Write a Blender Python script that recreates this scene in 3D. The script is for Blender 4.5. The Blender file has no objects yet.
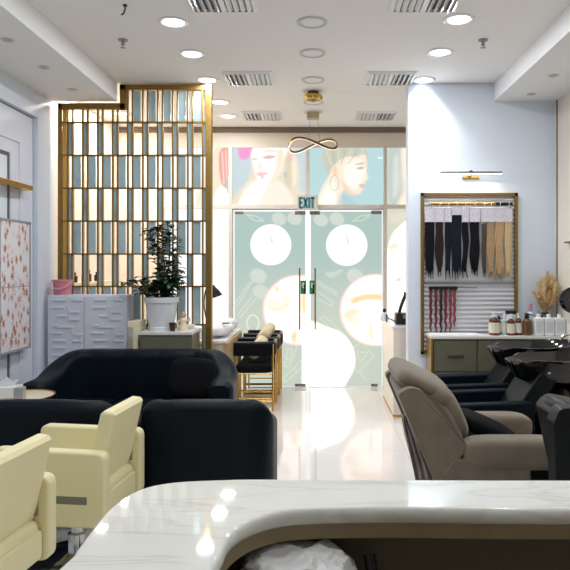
import bpy, bmesh, math, random
from mathutils import Vector, Matrix, noise
random.seed(7)
PI = math.pi
sc = bpy.context.scene
COL = sc.collection
F, VX, VY, EYE = 620.0, 316.0, 266.0, 1.65

# ------------------------------------------------------------- camera, world, light
cam = bpy.data.cameras.new('camera')
camo = bpy.data.objects.new('camera', cam); COL.objects.link(camo)
camo.location = (0, 0, EYE); camo.rotation_euler = (PI/2, 0, 0)
cam.sensor_width = 36; cam.lens = F/570*36
cam.shift_x = -(VX-285)/570; cam.shift_y = -(285-VY)/570
cam.clip_start = .02
sc.camera = camo
wd = bpy.data.worlds.new('world'); sc.world = wd; wd.use_nodes = True
wd.node_tree.nodes['Background'].inputs[0].default_value = (.8, .9, 1, 1)
wd.node_tree.nodes['Background'].inputs[1].default_value = .3
sc.view_settings.view_transform = 'Standard'
try: sc.view_settings.look = 'None'
except Exception: pass
sc.view_settings.exposure = 0.0
sc.view_settings.gamma = 1
sc.view_settings.use_curve_mapping = False
LAMP_W, LAMP_C = 9.0, (.91, .96, 1.0)       # each lit downlight
NEAR_W = 8.8                                 # the downlights nearer than the frame shows
FILM = 1.0                                   # brightness of the daylight behind the film panes

# ------------------------------------------------------------- materials
def lin(c):
    r = []
    for v in c[:3]:
        v /= 255.0
        r.append(v/12.92 if v <= .04045 else ((v+.055)/1.055)**2.4)
    return (*r, 1)
MATS = {}
def mat(name, rgb, rough=.5, metal=0, bump=None, var=None, emit=0, spec=None, coat=0, sheen=0, alpha=None, trans=0):
    if name in MATS: return MATS[name]
    m = bpy.data.materials.new(name); m.use_nodes = True
    nt = m.node_tree; b = nt.nodes['Principled BSDF']
    c = lin(rgb)
    b.inputs['Base Color'].default_value = c
    b.inputs['Roughness'].default_value = rough
    b.inputs['Metallic'].default_value = metal
    if spec is not None: b.inputs['Specular IOR Level'].default_value = spec
    b.inputs['Coat Weight'].default_value = coat
    b.inputs['Sheen Weight'].default_value = sheen
    b.inputs['Transmission Weight'].default_value = trans
    tc = nt.nodes.new('ShaderNodeTexCoord')
    if var:                                        # (scale, amount)
        n = nt.nodes.new('ShaderNodeTexNoise'); n.inputs['Scale'].default_value = var[0]; n.inputs['Detail'].default_value = 5
        nt.links.new(tc.outputs['Object'], n.inputs['Vector'])
        r = nt.nodes.new('ShaderNodeValToRGB')
        k = var[1]
        r.color_ramp.elements[0].position = .3; r.color_ramp.elements[1].position = .7
        r.color_ramp.elements[0].color = tuple(x*(1-k) for x in c[:3])+(1,)
        r.color_ramp.elements[1].color = tuple(min(1, x*(1+k)) for x in c[:3])+(1,)
        nt.links.new(n.outputs['Fac'], r.inputs[0]); nt.links.new(r.outputs[0], b.inputs['Base Color'])
    if bump:                                       # (scale, strength)
        n = nt.nodes.new('ShaderNodeTexNoise'); n.inputs['Scale'].default_value = bump[0]; n.inputs['Detail'].default_value = 4
        nt.links.new(tc.outputs['Object'], n.inputs['Vector'])
        bp = nt.nodes.new('ShaderNodeBump'); bp.inputs['Strength'].default_value = bump[1]; bp.inputs['Distance'].default_value = .01
        nt.links.new(n.outputs['Fac'], bp.inputs['Height']); nt.links.new(bp.outputs[0], b.inputs['Normal'])
    if emit:
        b.inputs['Emission Color'].default_value = c; b.inputs['Emission Strength'].default_value = emit
    MATS[name] = m
    return m
def film(name, rgb, k=1.0):                        # translucent print with daylight behind it
    if name in MATS: return MATS[name]
    m = bpy.data.materials.new(name); m.use_nodes = True
    b = m.node_tree.nodes['Principled BSDF']; c = lin(rgb)
    b.inputs['Base Color'].default_value = (.02, .02, .02, 1); b.inputs['Roughness'].default_value = .4
    b.inputs['Specular IOR Level'].default_value = .1
    b.inputs['Emission Color'].default_value = c; b.inputs['Emission Strength'].default_value = FILM*k
    MATS[name] = m
    return m

M_ceil = mat('ceiling_paint', (244, 241, 238), .7, bump=(60, .03))
M_soff = mat('soffit_paint', (240, 240, 240), .7)
M_wall = mat('white_wall_paint', (225, 233, 245), .6, bump=(80, .03))
M_cream = mat('cream_wall_paint', (250, 236, 220), .6, bump=(80, .03))
M_beige = mat('beige_wall_paint', (226, 218, 206), .6, bump=(80, .03))
M_mould = mat('moulding_paint', (226, 229, 241), .5)
M_dline = mat('dark_reveal', (96, 100, 106), .5)
M_mirror = mat('mirror_glass', (215, 220, 222), .03, 1)
M_tint = mat('tinted_mirror', (176, 200, 206), .1, .35, var=(1.2, .12))
M_gold = mat('bronze_gold', (142, 112, 56), .4, .8, var=(20, .12))
M_brass = mat('polished_brass', (205, 165, 85), .22, 1)
M_chrome = mat('chrome', (215, 218, 220), .12, 1)
M_steel = mat('brushed_steel', (150, 150, 148), .35, .9)
M_navy = mat('navy_leather', (8, 19, 27), .48, bump=(120, .08), spec=.14)
M_navyb = mat('blue_navy_leather', (6, 15, 20), .36, bump=(90, .08), spec=.25)
M_black = mat('black_velvet', (6, 7, 11), .75, spec=.15)
M_blackp = mat('black_plastic', (14, 14, 16), .3)
M_gloss = mat('gloss_black', (9, 9, 11), .08, coat=.6)
M_creaml = mat('cream_leather', (236, 226, 180), .42, bump=(140, .05))
M_fabric = mat('taupe_fabric', (118, 106, 90), .9, bump=(260, .25), var=(9, .12), sheen=.3)
M_white = mat('white_lacquer', (212, 217, 231), .4)
M_whiteg = mat('white_gloss', (238, 238, 238), .2)
M_olive = mat('olive_lacquer', (106, 104, 88), .35, var=(4, .06))
M_ctop = mat('pale_worktop', (222, 220, 214), .25)
M_cpanel = mat('cream_panel', (240, 228, 196), .4)
M_pot = mat('white_ceramic', (222, 225, 232), .3)
M_soil = mat('soil', (45, 34, 26), .95, bump=(60, .5))
M_leaf = mat('dark_green_leaf', (34, 62, 36), .4, var=(14, .35))
M_stem = mat('brown_stem', (70, 58, 38), .8)
M_pink = mat('pink_plastic', (208, 132, 146), .35)
M_cushion = mat('cream_cushion', (214, 196, 168), .85, bump=(200, .15))
M_amber = mat('amber_bottle', (92, 42, 20), .15, coat=.4)
M_brown = mat('brown_bottle', (70, 44, 26), .2)
M_label = mat('paper_label', (226, 218, 202), .6, var=(40, .05))
M_teal = mat('pale_blue_bottle', (190, 212, 220), .25)
M_wood = mat('desk_wood_edge', (196, 160, 112), .5, var=(12, .12))
M_apron = mat('counter_apron', (150, 134, 100), .5, var=(10, .12))
M_under = mat('counter_inside', (92, 84, 66), .6)
M_cfront = mat('counter_front', (230, 228, 222), .4)
M_bag = mat('white_plastic_bag', (222, 222, 220), .35, bump=(14, .3))
M_pampas = mat('dried_plume', (226, 198, 152), .95, bump=(120, .8), var=(30, .25))
M_pampasd = mat('dried_stalk', (186, 142, 88), .9, bump=(120, .8), var=(30, .25))
M_towel = mat('white_towel', (232, 230, 234), .9, bump=(60, .4))
M_cloth = mat('greyish_pink_cloth', (150, 138, 136), .7, var=(6, .35))
M_lace = mat('white_lace', (226, 220, 232), .8, bump=(160, .6), var=(90, .2))

def floor_mat():
    m = bpy.data.materials.new('polished_floor_tile'); m.use_nodes = True; nt = m.node_tree
    b = nt.nodes['Principled BSDF']; tc = nt.nodes.new('ShaderNodeTexCoord')
    br = nt.nodes.new('ShaderNodeTexBrick'); br.offset = 0
    br.inputs['Scale'].default_value = 1; br.inputs['Brick Width'].default_value = .8; br.inputs['Row Height'].default_value = .8
    br.inputs['Mortar Size'].default_value = .003
    br.inputs['Color1'].default_value = lin((222, 216, 212)); br.inputs['Color2'].default_value = lin((225, 219, 214)); br.inputs['Mortar'].default_value = lin((190, 186, 182))
    nt.links.new(tc.outputs['Object'], br.inputs['Vector']); nt.links.new(br.outputs['Color'], b.inputs['Base Color'])
    b.inputs['Roughness'].default_value = .06; b.inputs['IOR'].default_value = 1.9
    return m
M_floor = floor_mat()
def marble_mat():
    m = bpy.data.materials.new('white_marble'); m.use_nodes = True; nt = m.node_tree
    b = nt.nodes['Principled BSDF']; tc = nt.nodes.new('ShaderNodeTexCoord')
    mp = nt.nodes.new('ShaderNodeMapping'); mp.inputs['Scale'].default_value = (.6, 3.2, 1)
    w = nt.nodes.new('ShaderNodeTexNoise'); w.inputs['Scale'].default_value = 3.2; w.inputs['Detail'].default_value = 8; w.inputs['Distortion'].default_value = .6
    r = nt.nodes.new('ShaderNodeValToRGB'); e = r.color_ramp.elements
    e[0].position = .0; e[0].color = lin((236, 236, 228)); e[1].position = 1; e[1].color = lin((238, 238, 231))
    a = e.new(.47); a.color = lin((234, 234, 226)); a = e.new(.495); a.color = lin((222, 219, 209)); a = e.new(.52); a.color = lin((236, 236, 229))
    nt.links.new(tc.outputs['Object'], mp.inputs[0]); nt.links.new(mp.outputs[0], w.inputs['Vector'])
    nt.links.new(w.outputs['Fac'], r.inputs[0]); nt.links.new(r.outputs[0], b.inputs['Base Color'])
    b.inputs['Roughness'].default_value = .035; b.inputs['Specular IOR Level'].default_value = .35
    return m
M_marble = marble_mat()
def poster_mat():                                  # white sheet of small red-brown nail drawings
    m = bpy.data.materials.new('nail_chart_print'); m.use_nodes = True; nt = m.node_tree
    b = nt.nodes['Principled BSDF']; tc = nt.nodes.new('ShaderNodeTexCoord')
    mp = nt.nodes.new('ShaderNodeMapping'); mp.inputs['Scale'].default_value = (1, 11, 6.5)
    mp.inputs['Rotation'].default_value = (.35, 0, 0)
    v = nt.nodes.new('ShaderNodeTexVoronoi'); v.inputs['Scale'].default_value = 1.6
    n = nt.nodes.new('ShaderNodeTexNoise'); n.inputs['Scale'].default_value = 7; n.inputs['Detail'].default_value = 3
    mx = nt.nodes.new('ShaderNodeMath'); mx.operation = 'MULTIPLY_ADD'; mx.inputs[1].default_value = .9
    r = nt.nodes.new('ShaderNodeValToRGB'); e = r.color_ramp.elements
    e[0].position = .0; e[0].color = lin((120, 62, 50)); e[1].position = 1; e[1].color = lin((226, 226, 232))
    a = e.new(.62); a.color = lin((150, 84, 66)); a = e.new(.74); a.color = lin((206, 140, 116)); a = e.new(.84); a.color = lin((226, 190, 176)); a = e.new(.90); a.color = lin((222, 222, 230))
    nt.links.new(tc.outputs['Object'], mp.inputs[0]); nt.links.new(mp.outputs[0], v.inputs['Vector']); nt.links.new(mp.outputs[0], n.inputs['Vector'])
    nt.links.new(v.outputs['Distance'], mx.inputs[0]); nt.links.new(n.outputs['Fac'], mx.inputs[2])
    nt.links.new(mx.outputs[0], r.inputs[0]); nt.links.new(r.outputs[0], b.inputs['Base Color'])
    b.inputs['Roughness'].default_value = .4
    return m
M_poster = poster_mat()

# ------------------------------------------------------------- geometry helpers
def P(px, py, Y): return Vector(((px-VX)*Y/F, Y, EYE-(py-VY)*Y/F))
def X(px, Y): return (px-VX)*Y/F
def Z(py, Y): return EYE-(py-VY)*Y/F
def smooth_closed(pts, n=6):
    out = []; L = len(pts)
    for i in range(L):
        p0, p1, p2, p3 = (Vector(pts[(i+k-1) % L]) for k in range(4))
        for j in range(n):
            t = j/n
            out.append(.5*((2*p1)+(p2-p0)*t+(2*p0-5*p1+4*p2-p3)*t*t+(3*p1-p0-3*p2+p3)*t**3))
    return out
def smooth_open(pts, n=6):
    q = [Vector(p) for p in pts]; q = [2*q[0]-q[1]]+q+[2*q[-1]-q[-2]]
    out = []
    for i in range(1, len(q)-2):
        p0, p1, p2, p3 = q[i-1:i+3]
        for j in range(n):
            t = j/n
            out.append(.5*((2*p1)+(p2-p0)*t+(2*p0-5*p1+4*p2-p3)*t*t+(3*p1-p0-3*p2+p3)*t**3))
    out.append(q[-2]); return out
class MB:
    def __init__(s): s.bm = bmesh.new()
    def merge(s, t, mtx=None):
        if mtx is not None: t.transform(mtx)
        me = bpy.data.meshes.new('t'); t.to_mesh(me); t.free(); s.bm.from_mesh(me); bpy.data.meshes.remove(me); return s
    def box(s, x0, x1, y0, y1, z0, z1, bev=0, seg=2, mtx=None):
        t = bmesh.new(); bmesh.ops.create_cube(t, size=1)
        for v in t.verts: v.co = Vector(((x0+x1)/2+v.co.x*abs(x1-x0), (y0+y1)/2+v.co.y*abs(y1-y0), (z0+z1)/2+v.co.z*abs(z1-z0)))
        if bev: bmesh.ops.bevel(t, geom=t.edges[:], offset=bev, segments=seg, profile=.5, affect='EDGES', clamp_overlap=True)
        return s.merge(t, mtx)
    def prism(s, pts, axis, a0, a1, bev=0, seg=3, mtx=None):
        t = bmesh.new()
        def mk(p, a):
            if axis == 'y': return (p[0], a, p[1])
            if axis == 'x': return (a, p[0], p[1])
            return (p[0], p[1], a)
        va = [t.verts.new(mk(p, a0)) for p in pts]; vb = [t.verts.new(mk(p, a1)) for p in pts]
        fa = t.faces.new(va); fb = t.faces.new(vb[::-1]); n = len(pts)
        for i in range(n): t.faces.new((va[(i+1) % n], va[i], vb[i], vb[(i+1) % n]))
        bmesh.ops.recalc_face_normals(t, faces=t.faces[:])
        if bev:
            ed = list(set(list(fa.edges)+list(fb.edges)))
            bmesh.ops.bevel(t, geom=ed, offset=bev, segments=seg, profile=.5, affect='EDGES', clamp_overlap=True)
        return s.merge(t, mtx)
    def loft(s, rings, caps=True, closed=True):
        t = bmesh.new(); R = [[t.verts.new(p) for p in r] for r in rings]; n = len(rings[0])
        for a, b in zip(R, R[1:]):
            for i in range(n if closed else n-1):
                t.faces.new((a[i], a[(i+1) % n], b[(i+1) % n], b[i]))
        c0_, c1_ = caps if isinstance(caps, tuple) else (caps, caps)
        if c0_ and closed: t.faces.new(R[0][::-1])
        if c1_ and closed: t.faces.new(R[-1])
        bmesh.ops.recalc_face_normals(t, faces=t.faces[:])
        return s.merge(t)
    def lathe(s, prof, c=(0, 0, 0), n=24, mtx=None):          # open where the profile starts or ends off the axis
        c = Vector(c)
        rings = [[c+Vector((max(r, 1e-4)*math.cos(2*PI*i/n), max(r, 1e-4)*math.sin(2*PI*i/n), z)) for i in range(n)] for r, z in prof]
        if mtx is not None: rings = [[mtx @ p for p in r] for r in rings]
        return s.loft(rings, caps=(prof[0][0] < .003, prof[-1][0] < .003))
    def tube(s, pts, r, n=8, flat=None):
        pts = [Vector(p) for p in pts]; rings = []
        up = Vector((0, 0, 1)); t0 = (pts[1]-pts[0]).normalized()
        if abs(t0.dot(up)) > .95: up = Vector((0, 1, 0))
        side = t0.cross(up).normalized()
        for i, p in enumerate(pts):
            t = (pts[min(i+1, len(pts)-1)]-pts[max(i-1, 0)]).normalized()
            side = (side-t*side.dot(t)).normalized(); nrm = side.cross(t)
            rr = r[i] if isinstance(r, (list, tuple)) else r
            rings.append([p+side*rr*math.cos(2*PI*k/n)+nrm*rr*(flat or 1)*math.sin(2*PI*k/n) for k in range(n)])
        return s.loft(rings)
    def cyl(s, p0, p1, r0, r1=None, n=16): return s.tube([p0, p1], [r0, r0 if r1 is None else r1], n)
    def sq(s, c, size, e1=.5, e2=.5, nu=24, nv=14, mtx=None, warp=None):
        def pw(v, e): return math.copysign(abs(v)**e, v)
        rings = []
        for j in range(nv+1):
            ph = -PI/2+PI*j/nv; ph = max(-PI/2+.02, min(PI/2-.02, ph)); r = []
            for i in range(nu):
                th = 2*PI*i/nu
                p = Vector((size[0]/2*pw(math.cos(ph), e1)*pw(math.cos(th), e2), size[1]/2*pw(math.cos(ph), e1)*pw(math.sin(th), e2), size[2]/2*pw(math.sin(ph), e1)))
                if warp: p = warp(p)
                if mtx is not None: p = mtx @ p
                r.append(p+Vector(c))
            rings.append(r)
        return s.loft(rings)
def root_loc(o):
    v = Vector((0, 0, 0))
    while o: v = v+o.location; o = o.parent
    return v
def obj(name, mb, m, parent=None, ang=38):
    me = bpy.data.meshes.new(name)
    if parent: off = root_loc(parent)
    else:
        vs = [v.co for v in mb.bm.verts]
        lo = [min(v[i] for v in vs) for i in range(3)]; hi = [max(v[i] for v in vs) for i in range(3)]
        off = Vector(((lo[0]+hi[0])/2, (lo[1]+hi[1])/2, lo[2]))
    bmesh.ops.translate(mb.bm, verts=mb.bm.verts[:], vec=-off)
    mb.bm.to_mesh(me); mb.bm.free()
    for p in me.polygons: p.use_smooth = True
    me.set_sharp_from_angle(angle=math.radians(ang))
    me.materials.append(m)
    o = bpy.data.objects.new(name, me); COL.objects.link(o)
    wn = o.modifiers.new('normals', 'WEIGHTED_NORMAL'); wn.keep_sharp = True
    if parent: o.parent = parent
    else: o.location = off
    return o
def tag(o, label, cat, group=None):
    o['label'] = label; o['category'] = cat
    if group: o['group'] = group
    return o
def thing(name, label, cat, loc=(0, 0, 0), group=None, rz=0):
    o = bpy.data.objects.new(name, None); COL.objects.link(o); o.empty_display_size = .05
    o.location = loc; o.rotation_euler = (0, 0, rz)
    return tag(o, label, cat, group)
def struct(name, mb, m, parent=None):
    o = obj(name, mb, m, parent)
    if not parent: o['kind'] = 'structure'
    return o
def sthing(name, loc):
    o = bpy.data.objects.new(name, None); COL.objects.link(o); o.location = loc; o['kind'] = 'structure'; return o
def copy_tree(o, parent=None, label=None, loc=None, rz=None):
    c = o.copy(); COL.objects.link(c)
    if parent: c.parent = parent
    for ch in list(o.children): copy_tree(ch, c)
    if label: c['label'] = label
    if loc is not None: c.location = loc
    if rz is not None: c.rotation_euler = (0, 0, rz)
    return c
B = lambda *a, **k: MB().box(*a, **k)

# ------------------------------------------------------------- the setting
CEIL, SOFF, YF, YP = 3.532, 3.344, 8.455, 6.38
XL, XR = -2.717, 2.46
struct('floor', B(-3, 3, -2.4, 8.7, -.1, 0), M_floor)
struct('ceiling', B(-3, 3, -2.4, 8.7, CEIL, CEIL+.1), M_ceil)
struct('wall_back', B(-3, 3, -2.4, -2.3, 0, CEIL), M_beige)
struct('trim_1', B(-2.9, -2.046, -2.3, YP, SOFF, CEIL-.001), M_soff)       # lowered ceiling band, left
struct('trim_2', B(1.83, 2.7, -2.3, YP, SOFF, CEIL-.001), M_soff)          # lowered ceiling band, right
# left wall with its stepped recess
w = MB()
w.box(-2.9, XL, 6.06, YP+.06, 0, SOFF)
w.box(-2.9, XL, -2.3, 6.06, 3.10, SOFF)
w.box(-2.9, -2.79, -2.3, 6.06, 0, 3.10)
struct('wall_left', w, M_wall)
w = MB()
w.box(-2.79, -2.765, 5.79, 6.045, 0, 3.085); w.box(-2.79, -2.765, -2.3, 5.79, 2.80, 3.085); w.box(-2.79, -2.778, 5.635, 5.79, 0, 2.80); w.box(-2.79, -2.778, -2.3, 5.635, 2.68, 2.80)
struct('trim_3', w, M_mould)
w = MB()
w.box(-2.789, -2.779, 6.045, 6.06, 0, 3.10); w.box(-2.789, -2.779, -2.3, 6.06, 3.085, 3.10)
w.box(-2.79, -2.787, 5.60, 5.635, 0, 2.68); w.box(-2.79, -2.787, -2.3, 5.60, 2.645, 2.68)
struct('trim_4', w, M_dline)
struct('wall_left_rear', B(-2.9, XL, YP+.06, YF, 0, CEIL), M_cream)
struct('wall_right', B(XR, 2.7, -2.3, YP, 0, SOFF), M_beige)
struct('trim_5', B(XR-.008, XR, 6.31, 6.33, 0, SOFF), mat('brown_joint', (120, 104, 84), .5))
struct('wall_partition', B(.947, 2.9, YP, YP+.16, 0, CEIL-.001, bev=.006), M_wall)
struct('wall_right_rear', B(2.6, 2.75, YP+.16, YF, 0, CEIL), M_cream)
struct('baseboard_right', B(.94, 2.46, YP-.015, YP, 0, .1), M_whiteg)
# far wall: solid cream part, header, dark slot, frame members
struct('wall_far', B(XL, X(164, YF), YF-.02, YF+.2, 0, CEIL-.002), M_cream)
fy = YF
struct('trim_6', B(X(164, fy), 2.6, fy-.03, fy+.15, Z(148, fy), Z(133, fy), bev=.004), mat('cream_header', (226, 214, 200), .5))
struct('trim_7', B(-2.7, 2.6, fy-.06, fy+.1, Z(133, fy), CEIL-.001), mat('brown_slot', (120, 106, 92), .6))
M_mull = mat('mullion_metal', (222, 214, 204), .35)
w = MB()
for a, b in ((162, 165.5), (229, 232.6), (383.2, 386.6)): w.box(X(a, fy), X(b, fy), fy-.05, fy+.05, 0, Z(148, fy), bev=.004)
w.box(X(305.5, fy), X(309.5, fy), fy-.05, fy+.05, Z(206, fy), Z(148, fy), bev=.004)
w.box(X(162, fy), 2.6, fy-.052, fy+.05, Z(209, fy), Z(205, fy), bev=.004)
w.box(X(162, fy), X(232, fy), fy-.05, fy+.05, 0, .05); w.box(X(384, fy), 2.6, fy-.05, fy+.05, 0, .05)
struct('trim_8', w, M_mull)

# ---- printed panes
C_white = film('clear_daylight', (255, 255, 253), 1.15)
import numpy as np
def print_mat():
    m = bpy.data.materials.new('backlit_film_print'); m.use_nodes = True; nt = m.node_tree
    b = nt.nodes['Principled BSDF']; b.inputs['Base Color'].default_value = (.02, .02, .02, 1); b.inputs['Roughness'].default_value = .4
    b.inputs['Specular IOR Level'].default_value = .1
    a = nt.nodes.new('ShaderNodeAttribute'); a.attribute_name = 'print'
    nt.links.new(a.outputs['Color'], b.inputs['Emission Color']); b.inputs['Emission Strength'].default_value = FILM
    return m
M_print = print_mat()
def srgb3(c, k=1.0): return np.array(lin(c)[:3])*k
def sdist(px, py, poly):
    """signed distance in photo pixels, negative inside"""
    d = np.full(px.shape, 1e9); ins = np.zeros(px.shape, bool); n = len(poly)
    for i in range(n):
        x0, y0 = poly[i][:2]; x1, y1 = poly[(i+1) % n][:2]
        ex, ey_ = x1-x0, y1-y0; L = ex*ex+ey_*ey_+1e-12
        t = np.clip(((px-x0)*ex+(py-y0)*ey_)/L, 0, 1)
        d = np.minimum(d, (px-x0-t*ex)**2+(py-y0-t*ey_)**2)
        c = ((y0 > py) != (y1 > py)) & (px < (x1-x0)*(py-y0)/(y1-y0+1e-12)+x0)
        ins ^= c
    d = np.sqrt(d); return np.where(ins, -d, d)
def ldist(px, py, pts):
    d = np.full(px.shape, 1e9)
    for (x0, y0), (x1, y1) in zip(pts, pts[1:]):
        ex, ey_ = x1-x0, y1-y0; L = ex*ex+ey_*ey_+1e-12
        t = np.clip(((px-x0)*ex+(py-y0)*ey_)/L, 0, 1)
        d = np.minimum(d, (px-x0-t*ex)**2+(py-y0-t*ey_)**2)
    return np.sqrt(d)
def ell(cx, cy, rx, ry=None, n=40, a0=0):
    ry = ry or rx; c_, s_ = math.cos(a0), math.sin(a0)
    return [(cx+rx*math.cos(2*PI*i/n)*c_-ry*math.sin(2*PI*i/n)*s_, cy+rx*math.cos(2*PI*i/n)*s_+ry*math.sin(2*PI*i/n)*c_) for i in range(n)]
def printed(name, x0, x1, y0, y1, base, layers, parent, res=.5):
    """a film sheet whose print and painted door glare (shapes with soft or crisp edges) is stored on the sheet"""
    nx_, ny_ = int((x1-x0)/res)+1, int((y1-y0)/res)+1
    gx, gy = np.meshgrid(np.linspace(x0, x1, nx_), np.linspace(y0, y1, ny_))
    col = np.ones((ny_, nx_, 3))*srgb3(*base)
    for ly_ in layers:
        kind, pts, c, feather, op = ly_[:5]
        if kind == 'p':
            if len(pts) < 20: pts = [(v.x, v.y) for v in smooth_closed([Vector((p[0], p[1])) for p in pts], 5)]
            d = sdist(gx, gy, pts); a = np.clip(.5-d/(2*feather), 0, 1)
        else:
            d = ldist(gx, gy, pts); a = np.clip(.5-(d-ly_[5]/2)/(2*feather), 0, 1)
        a = (a*a*(3-2*a)*op)[..., None]
        col = col*(1-a)+srgb3(*c)*a
    yb = fy-.014
    vs = np.stack([(gx-VX)*fy/F, np.full(gx.shape, yb), EYE-(gy-VY)*fy/F], -1).reshape(-1, 3)
    off = np.array(root_loc(parent)); vs = vs-off
    i = np.arange(nx_*ny_).reshape(ny_, nx_)
    q = np.stack([i[:-1, :-1], i[1:, :-1], i[1:, 1:], i[:-1, 1:]], -1).reshape(-1, 4)
    me = bpy.data.meshes.new(name); me.from_pydata(vs.tolist(), [], q.tolist())
    at = me.attributes.new('print', 'FLOAT_COLOR', 'POINT')
    at.data.foreach_set('color', np.concatenate([col.reshape(-1, 3), np.ones((nx_*ny_, 1))], 1).astype(np.float32).ravel())
    me.materials.append(M_print)
    o = bpy.data.objects.new(name, me); COL.objects.link(o); o.parent = parent
    return o
TEAL = ((176, 199, 194), 1.0)
def pane(name, a, b, c, d, m):
    return struct(name, B(X(a, fy), X(b, fy), fy-.012, fy+.004, Z(d, fy), Z(c, fy)), m)
def ppane(name, a, b, c, d, base, layers):
    p = sthing(name, (X((a+b)/2, fy), fy, Z(d, fy)))
    obj('glass', B(X(a, fy), X(b, fy), fy-.012, fy+.004, Z(d, fy), Z(c, fy)), mat('pane_glass', (210, 225, 222), .05), p)
    printed('film_print', a, b, c, d, base, layers, p)
    return p
W1, W2 = ((255, 255, 253), 1.12), ((255, 250, 242), 1.15)
ppane('window_1', 165.5, 229, 209, 386, W1, [])
ppane('window_2', 165.5, 229, 148, 205, ((255, 248, 238), 1.15), [
    ('p', [(198, 206), (202, 180), (210, 158), (216, 147), (224, 147), (221, 170), (224, 206)], ((255, 232, 206), 1), 3, .9),
    ('p', [(214, 206), (218, 190), (226, 186), (231, 192), (231, 207)], W1, 3, 1),
    ('p', [(219.5, 153), (229, 150), (229, 186), (221, 182)], ((240, 160, 150), 1), 1, .9),
    ('l', [(222.3, 152), (224, 184)], ((255, 228, 222), 1), .7, 1, 1.2), ('l', [(226, 151), (227, 185)], ((255, 228, 222), 1), .7, 1, 1.0),
    ('p', [(226, 180), (229.5, 178), (229.5, 192), (227, 192)], ((184, 212, 196), 1), 1, .9)])
SK, SKL, HB = ((255, 234, 216), 1.05), ((255, 248, 242), 1.25), ((246, 234, 212), 1.0)
ppane('window_3', 232.6, 305.5, 148, 205, ((204, 221, 226), 1), [
    ('p', [(233, 207), (238, 192), (246, 186), (251, 172), (252, 160), (256, 146), (288, 146), (296, 156), (300, 172), (299, 186), (304, 207)], ((240, 228, 206), 1), 3.5, 1),
    ('p', [(283, 152), (288, 150), (292, 170), (291, 186), (286, 200), (282, 190), (286, 172)], ((228, 210, 184), 1), 2.5, .8),
    ('p', [(292, 156), (296, 160), (297, 176), (294, 188), (292, 172)], ((252, 242, 222), 1), 2, .9),
    ('p', [(240, 196), (246, 184), (253, 180), (254, 188), (247, 200)], ((250, 238, 214), 1), 2.5, .9),
    ('p', [(255, 207), (260, 186), (272, 180), (286, 186), (292, 207)], ((255, 240, 226), 1.05), 3, 1),
    ('p', [(253.5, 146), (252, 158), (254, 167), (257, 177), (264, 184), (272, 181), (280, 172), (284, 160), (285, 146)], SKL, 2.5, 1),
    ('p', [(278, 150), (284, 150), (283, 164), (276, 178), (268, 184), (274, 172)], ((255, 226, 200), 1), 3, .8),
    ('p', [(262, 158.2), (268, 155.2), (276, 156.4), (270, 159.4)], ((206, 180, 172), 1), 1.3, .85),
    ('p', [(252, 158.8), (255.5, 157.6), (258, 159.4), (254, 160.6)], ((214, 188, 180), 1), 1.2, .8),
    ('p', [(262, 152.2), (270, 149.6), (279, 152), (270, 152.2)], ((222, 196, 170), 1), 1.5, .7),
    ('p', [(258, 168.5), (260.5, 161), (262.5, 168), (260, 170)], ((255, 222, 200), 1), 1.5, .7),
    ('p', [(256.5, 173.8), (260, 171.6), (263, 172.4), (268.5, 172.8), (264, 176.4), (259, 176.4)], ((236, 160, 158), 1), 1.2, .7),
    ('p', [(258, 179), (265, 175.5), (269, 178), (267, 186), (262, 196), (256, 207), (238, 207), (246, 191)], SKL, 1.8, 1),
    ('l', [(265, 181), (258, 190), (252, 203)], ((255, 226, 206), 1), 1.2, .8, 1), ('l', [(262, 179), (253, 188), (245, 200)], ((255, 226, 206), 1), 1.2, .7, .8),
    ('p', [(261, 176), (263, 175), (264, 178), (262, 179)], ((238, 190, 186), 1), .8, .8),
    ('p', [(239, 146), (252, 146), (250.5, 155), (246, 159.5), (239.5, 158)], ((246, 150, 206), 1), 2, .9),
    ('p', ell(285.5, 175, 1.8, 3.4, 24), ((184, 206, 200), 1), 1, .85), ('p', ell(291, 158, 2, 4, 24), ((244, 176, 168), 1), 1.8, .5)])
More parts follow.
